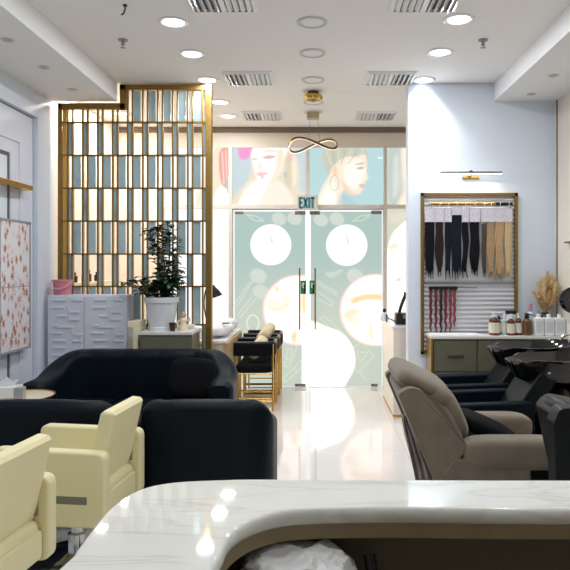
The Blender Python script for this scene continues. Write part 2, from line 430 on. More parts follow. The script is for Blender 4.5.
ppane('window_4', 309.5, 383.2, 148, 205, ((190, 221, 224), 1), [
    ('p', [(323, 166), (323, 152), (332, 146), (352, 146), (364, 148.5), (368, 156), (362, 163), (345, 170), (335, 178), (327, 174)], ((206, 208, 190), 1), 2.5, 1),
    ('p', [(338, 162), (346, 157), (356, 157), (365, 155), (366.6, 166), (366.2, 171), (368, 178), (365.8, 181), (364, 185), (363, 189), (358, 194.5), (350, 194), (344, 190), (341, 198), (341, 207), (318, 207), (321, 190), (329, 176), (332, 168)], SK, 1.6, 1),
    ('p', [(346, 162), (358, 160), (364, 168), (361, 182), (353, 188), (345, 180)], ((255, 246, 232), 1.15), 4, 1),
    ('p', [(320, 207), (324, 192), (333, 182), (336, 196), (334, 207)], ((255, 248, 236), 1.15), 3, 1),
    ('p', [(344, 190), (342, 180), (347, 186), (352, 192), (358, 194.5), (350, 195)], ((244, 216, 186), 1), 2, .8),
    ('p', [(338, 207), (340, 196), (344, 194), (352, 200), (356, 207)], ((176, 206, 208), 1), 3, .6),
    ('p', [(356, 168.4), (361, 166.6), (364.5, 168), (360, 170)], ((196, 176, 160), 1), 1, .8),
    ('p', [(354, 164.6), (361, 162.6), (365, 163.8), (359, 165.2)], ((206, 180, 150), 1), 1, .75),
    ('p', [(359, 184.8), (364, 184), (363.4, 188), (360, 187.6)], ((236, 190, 172), 1), 1, .9),
    ('p', [(332, 170), (334.5, 165.5), (337.5, 169.5), (336, 176), (333.5, 175)], ((246, 214, 180), 1), 1.4, .9),
    ('l', ell(334.5, 183, 4.2, 7.5, 28)+[(338.7, 183)], ((198, 204, 182), 1), .8, .9, .9),
    *[('l', [(325+k*6.5, 147), (328+k*5.4, 155), (331+k*3.4, 164)], ((178, 184, 166) if k % 2 else (232, 228, 206), 1), 1, .7, 1.2) for k in range(7)],
    ('l', [(378, 158), (382, 158)], ((240, 250, 250), 1.2), .8, .9, 1)])
ppane('window_5', 386.6, 430, 148, 205, ((214, 222, 208), 1), [
    ('p', [(388, 150), (398, 146), (402, 165), (397, 180), (401, 200), (390, 207), (387, 178)], ((196, 208, 204), 1), 4, .9),
    ('p', [(394, 160), (398, 158), (398, 190), (393, 196)], ((226, 232, 222), 1), 3, .9),
    ('p', [(404, 146), (432, 146), (432, 207), (399, 207), (404, 190), (402, 170)], ((255, 240, 218), 1.05), 3, 1)])
ppane('window_6', 386.6, 430, 209, 386, ((214, 218, 198), 1), [
    ('p', [(388, 216), (400, 212), (410, 216), (396, 224)], ((236, 226, 210), 1), 3, .8),
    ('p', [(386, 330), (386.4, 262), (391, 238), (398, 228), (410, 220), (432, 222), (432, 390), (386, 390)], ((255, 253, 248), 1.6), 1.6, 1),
    ('p', [(388, 247), (394, 242.5), (399, 246), (392, 250.5)], ((250, 222, 186), 1), 1.6, .8), ('p', [(388, 254.5), (395, 252), (398, 254), (391, 256.5)], ((246, 216, 186), 1), 1.3, .7),
    ('p', [(395, 279.5), (399, 277.5), (402, 280), (398, 282)], ((246, 190, 180), 1), 1.2, .8),
    ('p', [(396, 298), (402, 294), (410, 300), (400, 306)], ((226, 226, 206), 1), 3, .6)])
LN, HD, WD, TN, OG, RS = ((224, 230, 214), 1), ((214, 222, 212), 1), ((255, 255, 252), 1.4), ((250, 222, 190), 1.15), ((255, 208, 160), 1.15), ((255, 214, 210), 1.1)
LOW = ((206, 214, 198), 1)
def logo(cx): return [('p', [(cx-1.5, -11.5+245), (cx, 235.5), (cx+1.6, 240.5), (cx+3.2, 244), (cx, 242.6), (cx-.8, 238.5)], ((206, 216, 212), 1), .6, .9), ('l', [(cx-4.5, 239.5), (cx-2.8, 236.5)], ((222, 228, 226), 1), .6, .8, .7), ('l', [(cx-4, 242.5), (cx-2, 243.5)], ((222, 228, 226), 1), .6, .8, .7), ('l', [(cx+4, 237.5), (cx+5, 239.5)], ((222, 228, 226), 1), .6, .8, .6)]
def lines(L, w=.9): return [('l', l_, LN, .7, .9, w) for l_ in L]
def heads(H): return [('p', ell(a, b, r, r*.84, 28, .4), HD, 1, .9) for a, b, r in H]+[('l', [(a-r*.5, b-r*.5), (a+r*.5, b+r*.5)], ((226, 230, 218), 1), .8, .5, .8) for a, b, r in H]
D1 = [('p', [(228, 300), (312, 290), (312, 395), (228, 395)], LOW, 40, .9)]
D1 += heads(((258.5, 276, 8.5), (261, 292, 8.5), (279, 219, 7.5), (294.5, 218.5, 7.5)))
D1 += lines([[(253, 281), (237, 306)], [(250, 282), (235, 303)], [(255.5, 299), (240, 318)], [(252, 297), (237, 316)], [(247, 215), (256, 216), (264, 221), (255, 221), (247, 215)],
    [(288, 348), (292, 349), (291, 360), (286, 358), (288, 348)], [(287, 357), (284, 366), (290, 366), (291, 360)], [(283, 378), (294, 368), (301, 360), (304, 364), (297, 372), (285, 382), (283, 378)], [(294, 368), (297, 372)], [(243, 340), (250, 352)], [(297, 346), (293, 360)]])
D1 += [('l', ell(253, 323, 6, 8, 26)+[(259, 323)], ((236, 238, 220), 1.05), .7, .95, 1.2)]
D1 += [('p', ell(270.9, 244.8, 20.2, n=56), WD, .9, 1)]+logo(271)
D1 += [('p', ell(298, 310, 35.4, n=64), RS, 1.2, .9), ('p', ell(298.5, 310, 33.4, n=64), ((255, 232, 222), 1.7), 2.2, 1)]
D1 += [('p', [(264, 302), (270, 298), (279, 300), (288, 296), (290, 306), (284, 313), (274, 313)], ((255, 240, 220), 1.1), 2, .9), ('l', [(268, 306), (277, 310), (288, 304)], ((250, 226, 186), 1.1), 1, .9, 1.2), ('l', [(271, 301), (280, 296), (288, 299)], ((252, 232, 200), 1.1), 1, .9, 1),
    ('p', [(274, 288), (278, 286), (280, 290), (276, 292)], OG, 1.5, .8), ('p', [(291, 334), (297, 331), (296, 342), (292, 341)], OG, 2, .9), ('p', [(302, 294), (307, 293), (307, 313), (302, 311)], OG, 2, .9)]
D1 += [('p', [(303.5, 335), (310, 335), (310, 395), (303, 395), (302.5, 360)], ((255, 252, 248), 1.6), 2, .9)]  # edge of the door glare, painted over this leaf's print
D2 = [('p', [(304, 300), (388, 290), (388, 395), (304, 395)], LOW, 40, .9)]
D2 += heads(((321, 220, 7.5), (337, 219, 7.5), (355, 276, 8.5)))
D2 += [('p', [(325, 273), (333, 272), (343, 269), (339, 274), (331, 278)], HD, 1.2, .8)]
D2 += lines([[(318, 281), (337, 293)], [(318, 284), (336, 295)], [(318, 292), (333, 302), (331, 306), (318, 299)], [(333, 302), (331, 306)], [(320, 318), (324, 316), (341, 331)], [(320, 318), (334, 331)],
    [(352, 348), (362, 342), (374, 356), (358, 372), (354, 366), (352, 348)], [(357, 352), (368, 352), (360, 362), (357, 352)], [(360, 372), (366, 380)], [(353, 221), (360, 216), (370, 215), (362, 221), (353, 221)]])
D2 += [('p', ell(346.7, 245.2, 20.4, n=56), WD, .9, 1)]+logo(347)
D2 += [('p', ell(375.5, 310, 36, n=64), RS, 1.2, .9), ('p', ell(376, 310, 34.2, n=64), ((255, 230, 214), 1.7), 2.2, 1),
    ('p', [(350, 300), (361, 294.5), (384, 294), (384, 300), (366, 300), (354, 304)], OG, 2.2, .95), ('p', [(344, 313), (352, 308.5), (361, 311), (353, 316), (346, 319)], TN, 1.8, .9), ('p', [(346, 319), (354, 316), (361, 319), (352, 324)], ((255, 236, 214), 1.1), 1.5, .9),
    ('l', [(341, 320), (360, 319), (384, 318)], ((255, 236, 220), 1.1), 1, .7, 1), ('p', [(369, 325), (372, 324), (373, 338), (370, 340)], ((255, 228, 190), 1.1), 1.8, .9), ('l', [(364, 325), (366, 338)], ((255, 236, 210), 1.1), 1.2, .8, 1)]
D2 += [('p', [(304, 326), (330, 329), (343, 335), (352, 348), (354, 364), (348, 378), (336, 392), (304, 394)], ((255, 246, 234), 2.2), 2.4, 1)]  # sun glare painted over the print as a bright patch, soft rim for bloom
# glass doors
def door(name, a, b, base, layers):
    r = sthing(name, (X((a+b)/2, fy), fy, 0))
    obj('glass_leaf', B(X(a, fy), X(b, fy), fy-.012, fy, Z(386.4, fy), Z(210.2, fy)), C_white, r)
    printed('film_print', a+1.2, b-.8, 211.6, 386, base, layers, r)
    return r
M_patch = mat('patch_metal', (132, 122, 114), .35, .6)
def patch(r, a, b, c, d): obj('patch_fitting', B(X(a, fy), X(b, fy), fy-.035, fy+.02, Z(d, fy), Z(c, fy), bev=.004), M_patch, r)
def handle(r, px):
    h = MB(); x = X(px, fy)
    h.cyl((x, fy-.075, Z(268, fy)), (x, fy-.075, Z(329, fy)), .0115)
    for y in (273, 324): h.cyl((x, fy-.075, Z(y, fy)), (x, fy-.01, Z(y, fy)), .008)
    obj('pull_handle', h, mat('rosy_steel', (170, 140, 126), .25, .9), r)
def sticker(r, a, b):
    s = obj('green_sticker', B(X(a, fy), X(b, fy), fy-.026, fy-.022, Z(294, fy), Z(280.5, fy)), mat('green_vinyl', (22, 130, 84), .4), r)
    s['label'] = 'small green door sticker'
    obj('sticker_symbol', MB().prism([(X(a+1.2, fy), Z(283, fy)), (X(a+3, fy), Z(282.2, fy)), (X(a+4.4, fy), Z(285, fy)), (X(a+3.6, fy), Z(288.6, fy)), (X(a+1.6, fy), Z(287.5, fy))], 'y', fy-.028, fy-.026), mat('sticker_pale', (170, 226, 196), .4), s)
    obj('sticker_band', B(X(a+3.2, fy), X(b-.6, fy), fy-.028, fy-.026, Z(293, fy), Z(284.5, fy)), mat('sticker_dark', (10, 40, 34), .4), s)
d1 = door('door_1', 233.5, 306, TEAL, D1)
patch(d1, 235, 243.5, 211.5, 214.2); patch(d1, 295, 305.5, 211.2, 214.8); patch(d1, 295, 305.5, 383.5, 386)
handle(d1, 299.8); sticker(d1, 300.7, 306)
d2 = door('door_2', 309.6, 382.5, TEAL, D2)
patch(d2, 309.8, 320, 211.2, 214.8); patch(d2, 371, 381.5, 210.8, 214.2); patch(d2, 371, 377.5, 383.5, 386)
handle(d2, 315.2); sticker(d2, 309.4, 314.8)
struct('window_7', B(X(306.2, fy), X(309.4, fy), fy-.008, fy, .0, Z(210, fy)), film('daylight_gap', (232, 244, 255), 1.5))

# ------------------------------------------------------------- ceiling fittings
dl = thing('downlight', 'lit round downlight in the left ceiling row, nearest one in view', 'ceiling light', (0, 0, 0), 'recessed downlights')
obj('trim_ring', MB().lathe([(.085, .0), (.118, .0), (.118, -.006), (.1, -.012), (.085, -.004)], (0, 0, 0), 32), M_whiteg, dl)
obj('lamp_lens', MB().lathe([(.001, -.002), (.088, -.002), (.088, -.004), (.001, -.004)], (0, 0, 0), 32), mat('lamp_lens', (240, 246, 255), .4, emit=5), dl)
du = thing('downlight', 'x', 'ceiling light', (0, 0, 0), 'recessed downlights')
obj('trim_ring', MB().lathe([(.085, .0), (.118, .0), (.118, -.006), (.1, -.012), (.085, -.004)], (0, 0, 0), 32), mat('grey_ring', (205, 205, 205), .4), du)
obj('lamp_lens', MB().lathe([(.001, -.002), (.088, -.002), (.088, -.004), (.001, -.004)], (0, 0, 0), 32), mat('unlit_lens', (240, 240, 238), .5, spec=.2), du)
def lamp(parent, w, c=LAMP_C, r=.16, z=-.012):
    l = bpy.data.lights.new('downlight_lamp', 'AREA'); l.shape = 'DISK'; l.size = r; l.energy = w; l.color = c
    o = bpy.data.objects.new('lamp_light', l); COL.objects.link(o); o.parent = parent; o.location = (0, 0, z); return o
ords = ['nearest', 'second', 'third', 'fourth', 'farthest']
first = True
for row, xx, ys in (('left', -1.1, (4.785, 5.5, 6.27, 7.12, 7.78)), ('right', 1.09, (4.73, 5.46, 6.27))):
    for i, y in enumerate(ys):
        lb = {'left': 'lit white round downlight in the left ceiling row, %s from the camera' % ords[i],
              'right': ['lit white round downlight beside the right front air vent', 'lit white round downlight halfway along the right ceiling row', 'lit white round downlight right against the partition wall throwing glare on it'][min(i, 2)]}[row]
        o = dl if first else copy_tree(dl); first = False
        o.location = (xx, y, CEIL); o['label'] = lb
LIT = [o for o in COL.objects if o.name.startswith('downlight') and 'lit white' in o.get('label', '')]
for o in LIT:
    nearwall = o.location.x > 0 and o.location.y > 6               # this one stands 11 cm from the partition
    l_ = lamp(o, LAMP_W*(1.25 if nearwall else 1))
    if nearwall: l_.data.spread = math.radians(95)
for i, y in enumerate((4.785, 5.48, 6.27, 7.12)):
    o = du if i == 0 else copy_tree(du)
    o.location = (-.03, y, CEIL); o['label'] = ['unlit grey round downlight, nearest in the middle ceiling row', 'unlit grey round downlight, second in the middle ceiling row', 'unlit grey round downlight just in front of the gold ceiling spot', 'unlit grey round downlight just behind the gold ceiling spot'][i]
NEAR = []
for xx in (-1.1, 1.09):
    for y in (3.95, 3.1, 2.2, 1.2):
        o = copy_tree(dl, label='lit white round downlight overhead, above the reception side of the room')
        o.location = (xx, y, CEIL); NEAR.append(o)
for o in NEAR:
    for ch in list(o.children):
        if ch.type == 'LIGHT': bpy.data.objects.remove(ch)
    lamp(o, NEAR_W)
sl = thing('soffit_spotlight', 'x', 'ceiling light', (0, 0, 0), 'small soffit spotlights')
obj('trim_ring', MB().lathe([(.03, 0), (.048, 0), (.046, -.006), (.03, -.003)], (0, 0, 0), 24), mat('grey_ring', (205, 205, 205), .4), sl)
obj('lamp_lens', MB().lathe([(.001, -.001), (.031, -.001), (.031, -.003), (.001, -.003)], (0, 0, 0), 20), mat('dull_lens', (170, 170, 172), .3), sl)
for i, (x, y, lb) in enumerate(((-2.31, 4.64, 'small unlit spotlight in the left soffit, nearest of three'), (-2.32, 5.28, 'small unlit spotlight in the left soffit, middle of three'), (-2.34, 5.96, 'small unlit spotlight in the left soffit, above the gold screen'),
                                (2.11, 5.51, 'small unlit spotlight in the right soffit, the nearer of two'), (2.12, 6.1, 'small unlit spotlight in the right soffit beside the partition wall'))):
    o = sl if i == 0 else copy_tree(sl)
    o.location = (x, y, SOFF); o['label'] = lb
# air vents
vt = thing('air_vent', 'x', 'air vent', (0, 0, 0), 'white ceiling air vents')
def sqring(mb, hx, hy, wd, z0, z1):                 # sloped square ring, outer low edge
    a = [(-hx, -hy, z0), (hx, -hy, z0), (hx, hy, z0), (-hx, hy, z0)]; k = wd
    b = [(-hx+k, -hy+k, z1), (hx-k, -hy+k, z1), (hx-k, hy-k, z1), (-hx+k, hy-k, z1)]
    t = .004
    for i in range(4):
        j = (i+1) % 4
        p = [Vector(a[i]), Vector(a[j]), Vector(b[j]), Vector(b[i])]; q = [v+Vector((0, 0, -t)) for v in p]
        mb.loft([[p[0], p[1], q[1], q[0]], [p[3], p[2], q[2], q[3]]])
f_ = MB(); sqring(f_, .245, .21, .032, -.001, -.02); obj('frame', f_, M_whiteg, vt)
obj('backing', B(-.215, .215, -.18, .18, -.003, 0), mat('vent_dark', (120, 120, 122), .8), vt)
for k in range(9):
    a = -.19+k*.0475; tl = .6 if k < 4 else (-.6 if k > 4 else 0)
    s_ = MB().box(-.02, .02, -.178, .178, -.0025, .0025, mtx=Matrix.Translation((a, 0, -.02)) @ Matrix.Rotation(tl, 4, 'Y'))
    obj('louvre', s_, M_whiteg, vt)
for i, (x, y, lb) in enumerate(((-.67, 4.36, 'white ceiling air vent, front left, cut by the photo top'), (.78, 4.36, 'white ceiling air vent, front right, cut by the photo top'), (-.67, 6.2, 'white ceiling air vent in the middle left beside the gold screen top'),
                                (.74, 6.2, 'white ceiling air vent in the middle right touching the partition wall'), (-.67, 7.74, 'white ceiling air vent at the back left near the storefront'), (.74, 7.74, 'white ceiling air vent at the back right near the storefront'))):
    o = vt if i == 0 else copy_tree(vt)
    o.location = (x, y, CEIL); o['label'] = lb
# sprinklers
sp = thing('sprinkler', 'small metal sprinkler head on the ceiling left of the downlights', 'sprinkler', (0, 0, 0), 'ceiling sprinklers')
obj('flange', MB().lathe([(.001, 0), (.042, 0), (.036, -.01), (.001, -.012)], (0, 0, 0), 20), M_steel, sp)
obj('body', MB().lathe([(.012, -.01), (.012, -.035), (.018, -.037), (.018, -.042), (.005, -.045), (.005, -.06), (.022, -.062), (.022, -.066), (.001, -.067)], (0, 0, 0), 16), M_steel, sp)
sp.location = (-1.606, 5.16, CEIL)
copy_tree(sp, label='small metal sprinkler head on the ceiling near the right soffit', loc=(1.39, 5.16, CEIL))
h = MB().tube([(-1.377, 4.47, CEIL), (-1.377, 4.47, CEIL-.03), (-1.385, 4.47, CEIL-.06), (-1.40, 4.46, CEIL-.075)], .006); h.cyl((-1.377, 4.47, CEIL), (-1.377, 4.47, CEIL-.008), .016)
tag(obj('ceiling_hook', h, M_blackp), 'small dark hook on the ceiling at the upper left', 'hook')
# gold ceiling spot
g = thing('ceiling_spotlight', 'gold ornate ceiling spotlight with dark green centre above the walkway', 'ceiling light', (-.03, 6.7, CEIL))
obj('gold_ring', MB().lathe([(.05, 0), (.06, -.02), (.098, -.04), (.104, -.06), (.09, -.085), (.06, -.09), (.05, -.06)], (-.03, 6.7, CEIL), 28), M_brass, g)
obj('lamp_core', MB().lathe([(.001, 0), (.062, 0), (.058, -.03), (.05, -.058), (.03, -.075), (.001, -.082)], (-.03, 6.7, CEIL), 24), mat('dark_green_glass', (30, 62, 44), .15), g)
for k in range(8):
    a = k*PI/4; c = (-.03+.085*math.cos(a), 6.7+.085*math.sin(a), CEIL-.07)
    obj('crystal', MB().sq(c, (.03, .03, .036), 1, 1, 8, 6), mat('crystal', (230, 214, 170), .1, .3), g)
# chandelier
cy = 7.58; cx = X(313, cy); cz = Z(144.5, cy)
ch = thing('chandelier', 'bronze figure-eight loop chandelier hanging on thin wires before the storefront', 'chandelier', (cx, cy, CEIL))
pts = []
for i in range(97):
    t = 2*PI*i/96
    pts.append(Vector((cx+.295*math.sin(t), cy+.12*math.cos(t), cz+.072*math.sin(2*t+.25)+.012*math.sin(t))))
rings_o, rings_i = [], []
for i, p_ in enumerate(pts):
    t = (pts[(i+1) % 96]-pts[i-1 if i else 95]).normalized()
    up = Vector((0, .35*math.cos(2*PI*i/96), 1)).normalized(); side = t.cross(up).normalized(); up = side.cross(t)
    rings_o.append([p_+side*a+up*b for a, b in ((-.006, -.013), (.006, -.013), (.006, .013), (-.006, .013))])
    rings_i.append([p_+side*a+up*b for a, b in ((-.004, -.018), (.004, -.018), (.004, -.012), (-.004, -.012))])
obj('loop_band', MB().loft(rings_o, caps=False), mat('dark_bronze', (140, 108, 66), .25, .95), ch)
obj('light_strip', MB().loft(rings_i, caps=False), mat('strip_light', (255, 244, 224), .5, emit=1.2), ch)
obj('canopy', B(cx-.075, cx+.075, cy-.06, cy+.06, CEIL-.085, CEIL-.004, bev=.008), mat('canopy_metal', (190, 170, 138), .35, .5), ch)
obj('canopy_plate', MB().lathe([(.001, -.002), (.11, -.002), (.11, -.01), (.001, -.012)], (cx, cy, CEIL), 28), M_whiteg, ch)
for dx in (-.035, .055): obj('wire', MB().cyl((cx+dx, cy, CEIL-.08), (cx+dx*1.6, cy, cz+.01), .0022, n=6), M_steel, ch)
# exit sign
ey = 8.34
e = thing('exit_sign', 'pale exit sign with teal letters above the glass doors', 'sign', (X(307.5, ey), ey, Z(209.5, ey)))
obj('sign_box', B(X(297.3, ey), X(318, ey), ey, ey+.06, Z(209.6, ey), Z(195, ey), bev=.004), mat('sign_face', (214, 214, 202), .4), e)
obj('mounting_bar', B(X(304, ey), X(311, ey), ey+.05, YF-.045, Z(208, ey), Z(204, ey)), M_mull, e)
def strokes(mb, segs, x0, z0, w, h, t, y):
    for (a, b, c, d) in segs:
        p = Vector((x0+a*w, 0, z0+b*h)); q = Vector((x0+c*w, 0, z0+d*h)); dd = (q-p).normalized(); n = Vector((-dd.z, 0, dd.x))*t/2
        p -= dd*t*.5*0; mb.prism([((p-n).x, (p-n).z), ((q-n).x, (q-n).z), ((q+n).x, (q+n).z), ((p+n).x, (p+n).z)], 'y', y-.004, y)
    return mb
LET = {'E': [(.1, 0, .1, 1), (.1, .05, 1, .05), (.1, .5, .85, .5), (.1, .95, 1, .95)], 'X': [(.05, 0, .95, 1), (.05, 1, .95, 0)], 'I': [(.5, 0, .5, 1)], 'T': [(.5, 0, .5, 1), (0, .95, 1, .95)]}
lx = 299.4
for c_, w_ in (('E', 4.0), ('X', 4.6), ('I', 2.2), ('T', 4.4)):
    obj('letter', strokes(MB(), LET[c_], X(lx, ey), Z(208, ey), w_*ey/F*.86, 10.6*ey/F, .027, ey-.0005), mat('teal_letter', (44, 128, 138), .5), e)
    lx += w_+.15

# ------------------------------------------------------------- gold lattice screen
sx = lambda px: X(px, YP); sz = lambda py: Z(py, YP)
scr = thing('lattice_screen', 'tall bronze gold lattice room divider with tinted mirror strips', 'room divider', (sx(134), YP+.03, 0))
f_ = MB(); Y0, Y1 = YP, YP+.06
f_.box(sx(57.6), sx(61.6), Y0, Y1, 0, sz(103), bev=.003)
f_.box(sx(205.6), sx(211.6), Y0-.01, Y1+.01, 0, sz(84.4), bev=.003)
f_.box(sx(57.6), sx(125), Y0, Y1, sz(109), sz(103), bev=.003)
f_.box(sx(119.5), sx(125.6), Y0, Y1, sz(109), sz(84.4), bev=.003)
f_.box(sx(119.5), sx(211), Y0, Y1, sz(89.6), sz(84.4), bev=.003)
f_.box(sx(57.6), sx(211), Y0, Y1, 0, .06)
obj('frame', f_, M_gold, scr)
rails = [122, 155, 188, 221, 254, 286.5, 325, 366]
r_ = MB()
for y in rails: r_.box(sx(58), sx(208), Y0+.008, Y1-.008, sz(y+.75), sz(y-.75))
obj('cross_rails', r_, M_gold, scr)
obj('gold_strip', B(sx(62.2), sx(65.6), Y0+.02, Y1-.02, 0.06, sz(109)), mat('satin_gold', (214, 170, 92), .3, .8), scr)
b_ = MB()
for k in range(10):
    for x in (67+15.03*k, 71.8+15.03*k):
        if x > 206: continue
        b_.box(sx(x-.62), sx(x+.62), Y0+.008, Y1-.008, .06, sz(109 if x < 121 else 89))
obj('upright_bars', b_, M_gold, scr)
rows = [(89.6, 122)]+list(zip(rails, rails[1:]))+[(366, 422)]
for j, (a, b) in enumerate(rows):
    for k in range(10):
        x0 = 67+15.03*k; x1 = x0+4.8; x2 = x0+15.03
        lo, hi = (x1, x2) if j % 2 == 0 else (x0, x1)
        if j == 0 and lo < 118: continue
        hi = min(hi, 205.6)
        if hi-lo < 2: continue
        if j % 2 == 0: lo, hi = lo+.6, hi-.6-1.2
        obj('mirror_panel', B(sx(lo+.5), sx(hi-.5), YP+.026, YP+.034, sz(b-.7), sz(a+.7)), M_tint, scr)

# ------------------------------------------------------------- left wall items
sh = B(-2.75, -2.66, 3.6, 5.83, 2.355, 2.40, bev=.004)
tag(obj('wall_shelf', sh, M_brass), 'thin gold shelf bar on the left wall above the nail chart', 'shelf')
po = thing('nail_chart', 'white wall chart covered with red brown nail drawings on the left wall', 'poster', (-2.7, 5.0, .86))
py1, pz0, pz1 = 5.84, .90, 2.045
obj('printed_sheet', B(-2.735, -2.70, 4.2, py1, pz0, pz1), M_poster, po)
f_ = MB(); f_.box(-2.74, -2.695, 4.2, py1+.02, pz0-.02, pz0); f_.box(-2.74, -2.695, 4.2, py1+.02, pz1, pz1+.02); f_.box(-2.74, -2.695, py1, py1+.02, pz0-.02, pz1+.02)
f_.box(-2.739, -2.698, 5.3, 5.31, pz0, pz1); f_.box(-2.739, -2.698, 4.2, py1, 1.46, 1.467)
obj('frame', f_, mat('grey_frame', (150, 152, 160), .4), po)

# shelf with bottles behind the screen
sh = B(-2.717, -2.55, 6.5, 7.95, 1.44, 1.47, bev=.003)
tag(obj('wall_shelf', sh, M_cpanel), 'cream wall shelf of small bottles seen through the gold screen', 'shelf')
blist = [(6.62, .12, 'black', 'small black bottle, first on the cream shelf behind the screen'), (6.72, .10, 'dark', 'small dark brown bottle beside the first black one behind the screen'), (7.02, .10, 'dark', 'stubby brown bottle in the middle of the shelf behind the screen'), (7.14, .12, 'red', 'small red brown bottle on the shelf behind the screen'), (7.42, .10, 'black', 'small black bottle towards the far end of the shelf behind the screen'), (7.56, .13, 'white', 'small white bottle at the far end of the shelf behind the screen')]
for y, hh, c, lb in blist:
    m_ = {'black': M_blackp, 'dark': M_brown, 'red': M_amber, 'white': M_whiteg}[c]
    t = thing('product_bottle', lb, 'bottle', (-2.62, y, 1.47), 'bottles on the shelf behind the screen')
    obj('body', MB().lathe([(.001, 0), (.033, 0), (.035, .01), (.035, hh*.7), (.016, hh*.82), (.016, hh*.86), (.001, hh*.86)], (-2.62, y, 1.47), 14), m_, t)
    obj('cap', MB().lathe([(.001, hh*.86), (.019, hh*.86), (.018, hh*1.1), (.001, hh*1.1)], (-2.62, y, 1.47), 14), M_blackp, t)

# ------------------------------------------------------------- white carved cabinet
cyf = 6.17
cab = thing('carved_cabinet', 'white cabinet with carved maze pattern doors before the gold screen', 'cabinet', (X(88, cyf), 6.26, 0))
x0, x1, zt = X(47.5, cyf), X(128, cyf), Z(295, cyf)
obj('carcass', B(x0, x1, cyf, 6.36, 0.04, zt, bev=.004), M_white, cab)
obj('plinth', B(x0+.03, x1-.03, cyf+.03, 6.34, 0, .04), M_dline, cab)
xm = X(84.6, cyf)
def sbar(mb, cxp, cyp, wp, t=2.5):
    xa, xb = X(cxp-wp/2, cyf), X(cxp+wp/2, cyf); z = Z(cyp, cyf); h_ = t*cyf/F/2
    mb.box(xa, xb, cyf-.028, cyf-.016, z-h_, z+h_, bev=min(.007, h_*.7))
pat = [(60, 300, 13), (78, 300, 10), (59, 307.5, 13), (75, 312, 11), (63, 316, 10), (75, 319.5, 11), (57, 325.5, 8), (66, 327, 18), (57, 333, 13), (79, 334.5, 9), (60, 340.5, 13), (78, 341, 10), (60, 347.5, 13)]
for side in (0, 1):
    d_ = MB()
    if side == 0: d_.box(x0+.01, xm-.003, cyf-.018, cyf, .08, zt-.015, bev=.003)
    else: d_.box(xm+.003, x1-.008, cyf-.018, cyf, .08, zt-.015, bev=.003)
    off = 41.2*side
    for (a, b, c) in pat:
        a2 = a+off; lo, hi = a2-c/2, a2+c/2
        lim = (48.8, 83.6) if side == 0 else (85.6, 126.8)
        lo, hi = max(lo, lim[0]), min(hi, lim[1])
        sbar(d_, (lo+hi)/2, b, hi-lo)
    for yy in range(355, 430, 7):
        for a, c in ((58, 15), (76, 11)): sbar(d_, a+off+(3 if yy % 2 else 0), yy, c)
    for (a, b, h2) in ((69.5, 309.5, 7), (70, 317, 8), (61, 323, 6), (73, 330, 8), (81, 337, 7)):
        xa = X(a+off, cyf); d_.box(xa-.012, xa+.012, cyf-.026, cyf-.016, Z(b+h2/2, cyf), Z(b-h2/2, cyf), bev=.005)
    dd = obj('door', d_, M_white, cab)
    if side == 0:
        k_ = MB(); hx, hz = X(82, cyf), Z(350.5, cyf)
        k_.cyl((hx, cyf-.02, hz), (hx, cyf-.055, hz), .012); k_.sq((hx, cyf-.06, hz), (.04, .03, .04), 1, 1, 14, 8); k_.box(hx, hx+.06, cyf-.062, cyf-.05, hz, hz+.018, bev=.004)
        obj('handle', k_, M_steel, dd)
# pink bucket
bx, by = X(62.5, 6.265), 6.265
pb = thing('pink_bucket', 'pink plastic bucket with handle on the white carved cabinet', 'bucket', (bx, by, zt))
obj('body', MB().lathe([(.001, 0), (.084, 0), (.087, .01), (.092, .125), (.097, .13), (.097, .15), (.09, .152), (.082, .02), (.001, .015)], (bx, by, zt), 28), M_pink, pb)
hp = [(bx-.098*math.cos(a), by-.03-.085*math.sin(a), zt+.14-.08*math.sin(a)) for a in [PI*i/14 for i in range(15)]]
obj('handle', MB().tube(hp, .006, 6), mat('pink_light', (232, 168, 178), .35), pb)

# ------------------------------------------------------------- left low cabinet with plant
cyf = 5.94
lz = Z(332, cyf); lx0, lx1 = X(139.5, cyf), X(191.5, cyf)
lc = thing('low_cabinet', 'low olive grey cabinet under the potted plant behind the sofa', 'cabinet', ((lx0+lx1)/2, 6.14, 0))
obj('carcass', B(lx0, lx1, cyf+.018, 6.36, .0, lz-.03), M_olive, lc)
obj('top', B(lx0-.01, lx1+.01, cyf-.012, 6.37, lz-.03, lz, bev=.004), M_ctop, lc)
for a, b in ((.06, .52), (.53, lz-.04)):
    d_ = obj('drawer', B(lx0+.008, lx1-.008, cyf, cyf+.018, a, b, bev=.003), M_olive, lc)
    obj('handle', B((lx0+lx1)/2-.09, (lx0+lx1)/2+.09, cyf-.012, cyf, (a+b)/2+.02, (a+b)/2+.035, bev=.003), M_gold, d_)
st = MB(); sy = 5.98
st.box(X(127.5, sy), X(138, sy), sy, sy+.28, Z(327.5, sy), Z(321.5, sy), bev=.006)
st.box(X(133, sy), X(138, sy), sy, sy+.28, 0, Z(327.5, sy), bev=.004)
tag(obj('cream_stand', st, M_cpanel), 'narrow cream stand with overhanging top between the carved and low cabinets', 'stand')
py_, px_ = 6.15, X(161.5, 6.15)
pt = thing('potted_plant', 'tall leafy green plant in a white pot on the low cabinet', 'plant', (px_, py_, lz))
obj('pot', MB().lathe([(.001, 0), (.125, 0), (.127, .03), (.118, .035), (.135, .1), (.155, .27), (.17, .275), (.172, .325), (.158, .327), (.15, .29), (.001, .285)], (px_, py_, lz), 36), M_pot, pt)
obj('soil', MB().lathe([(.001, .285), (.149, .285), (.149, .294), (.001, .302)], (px_, py_, lz), 24), M_soil, pt)
stems, leaves = MB(), MB()
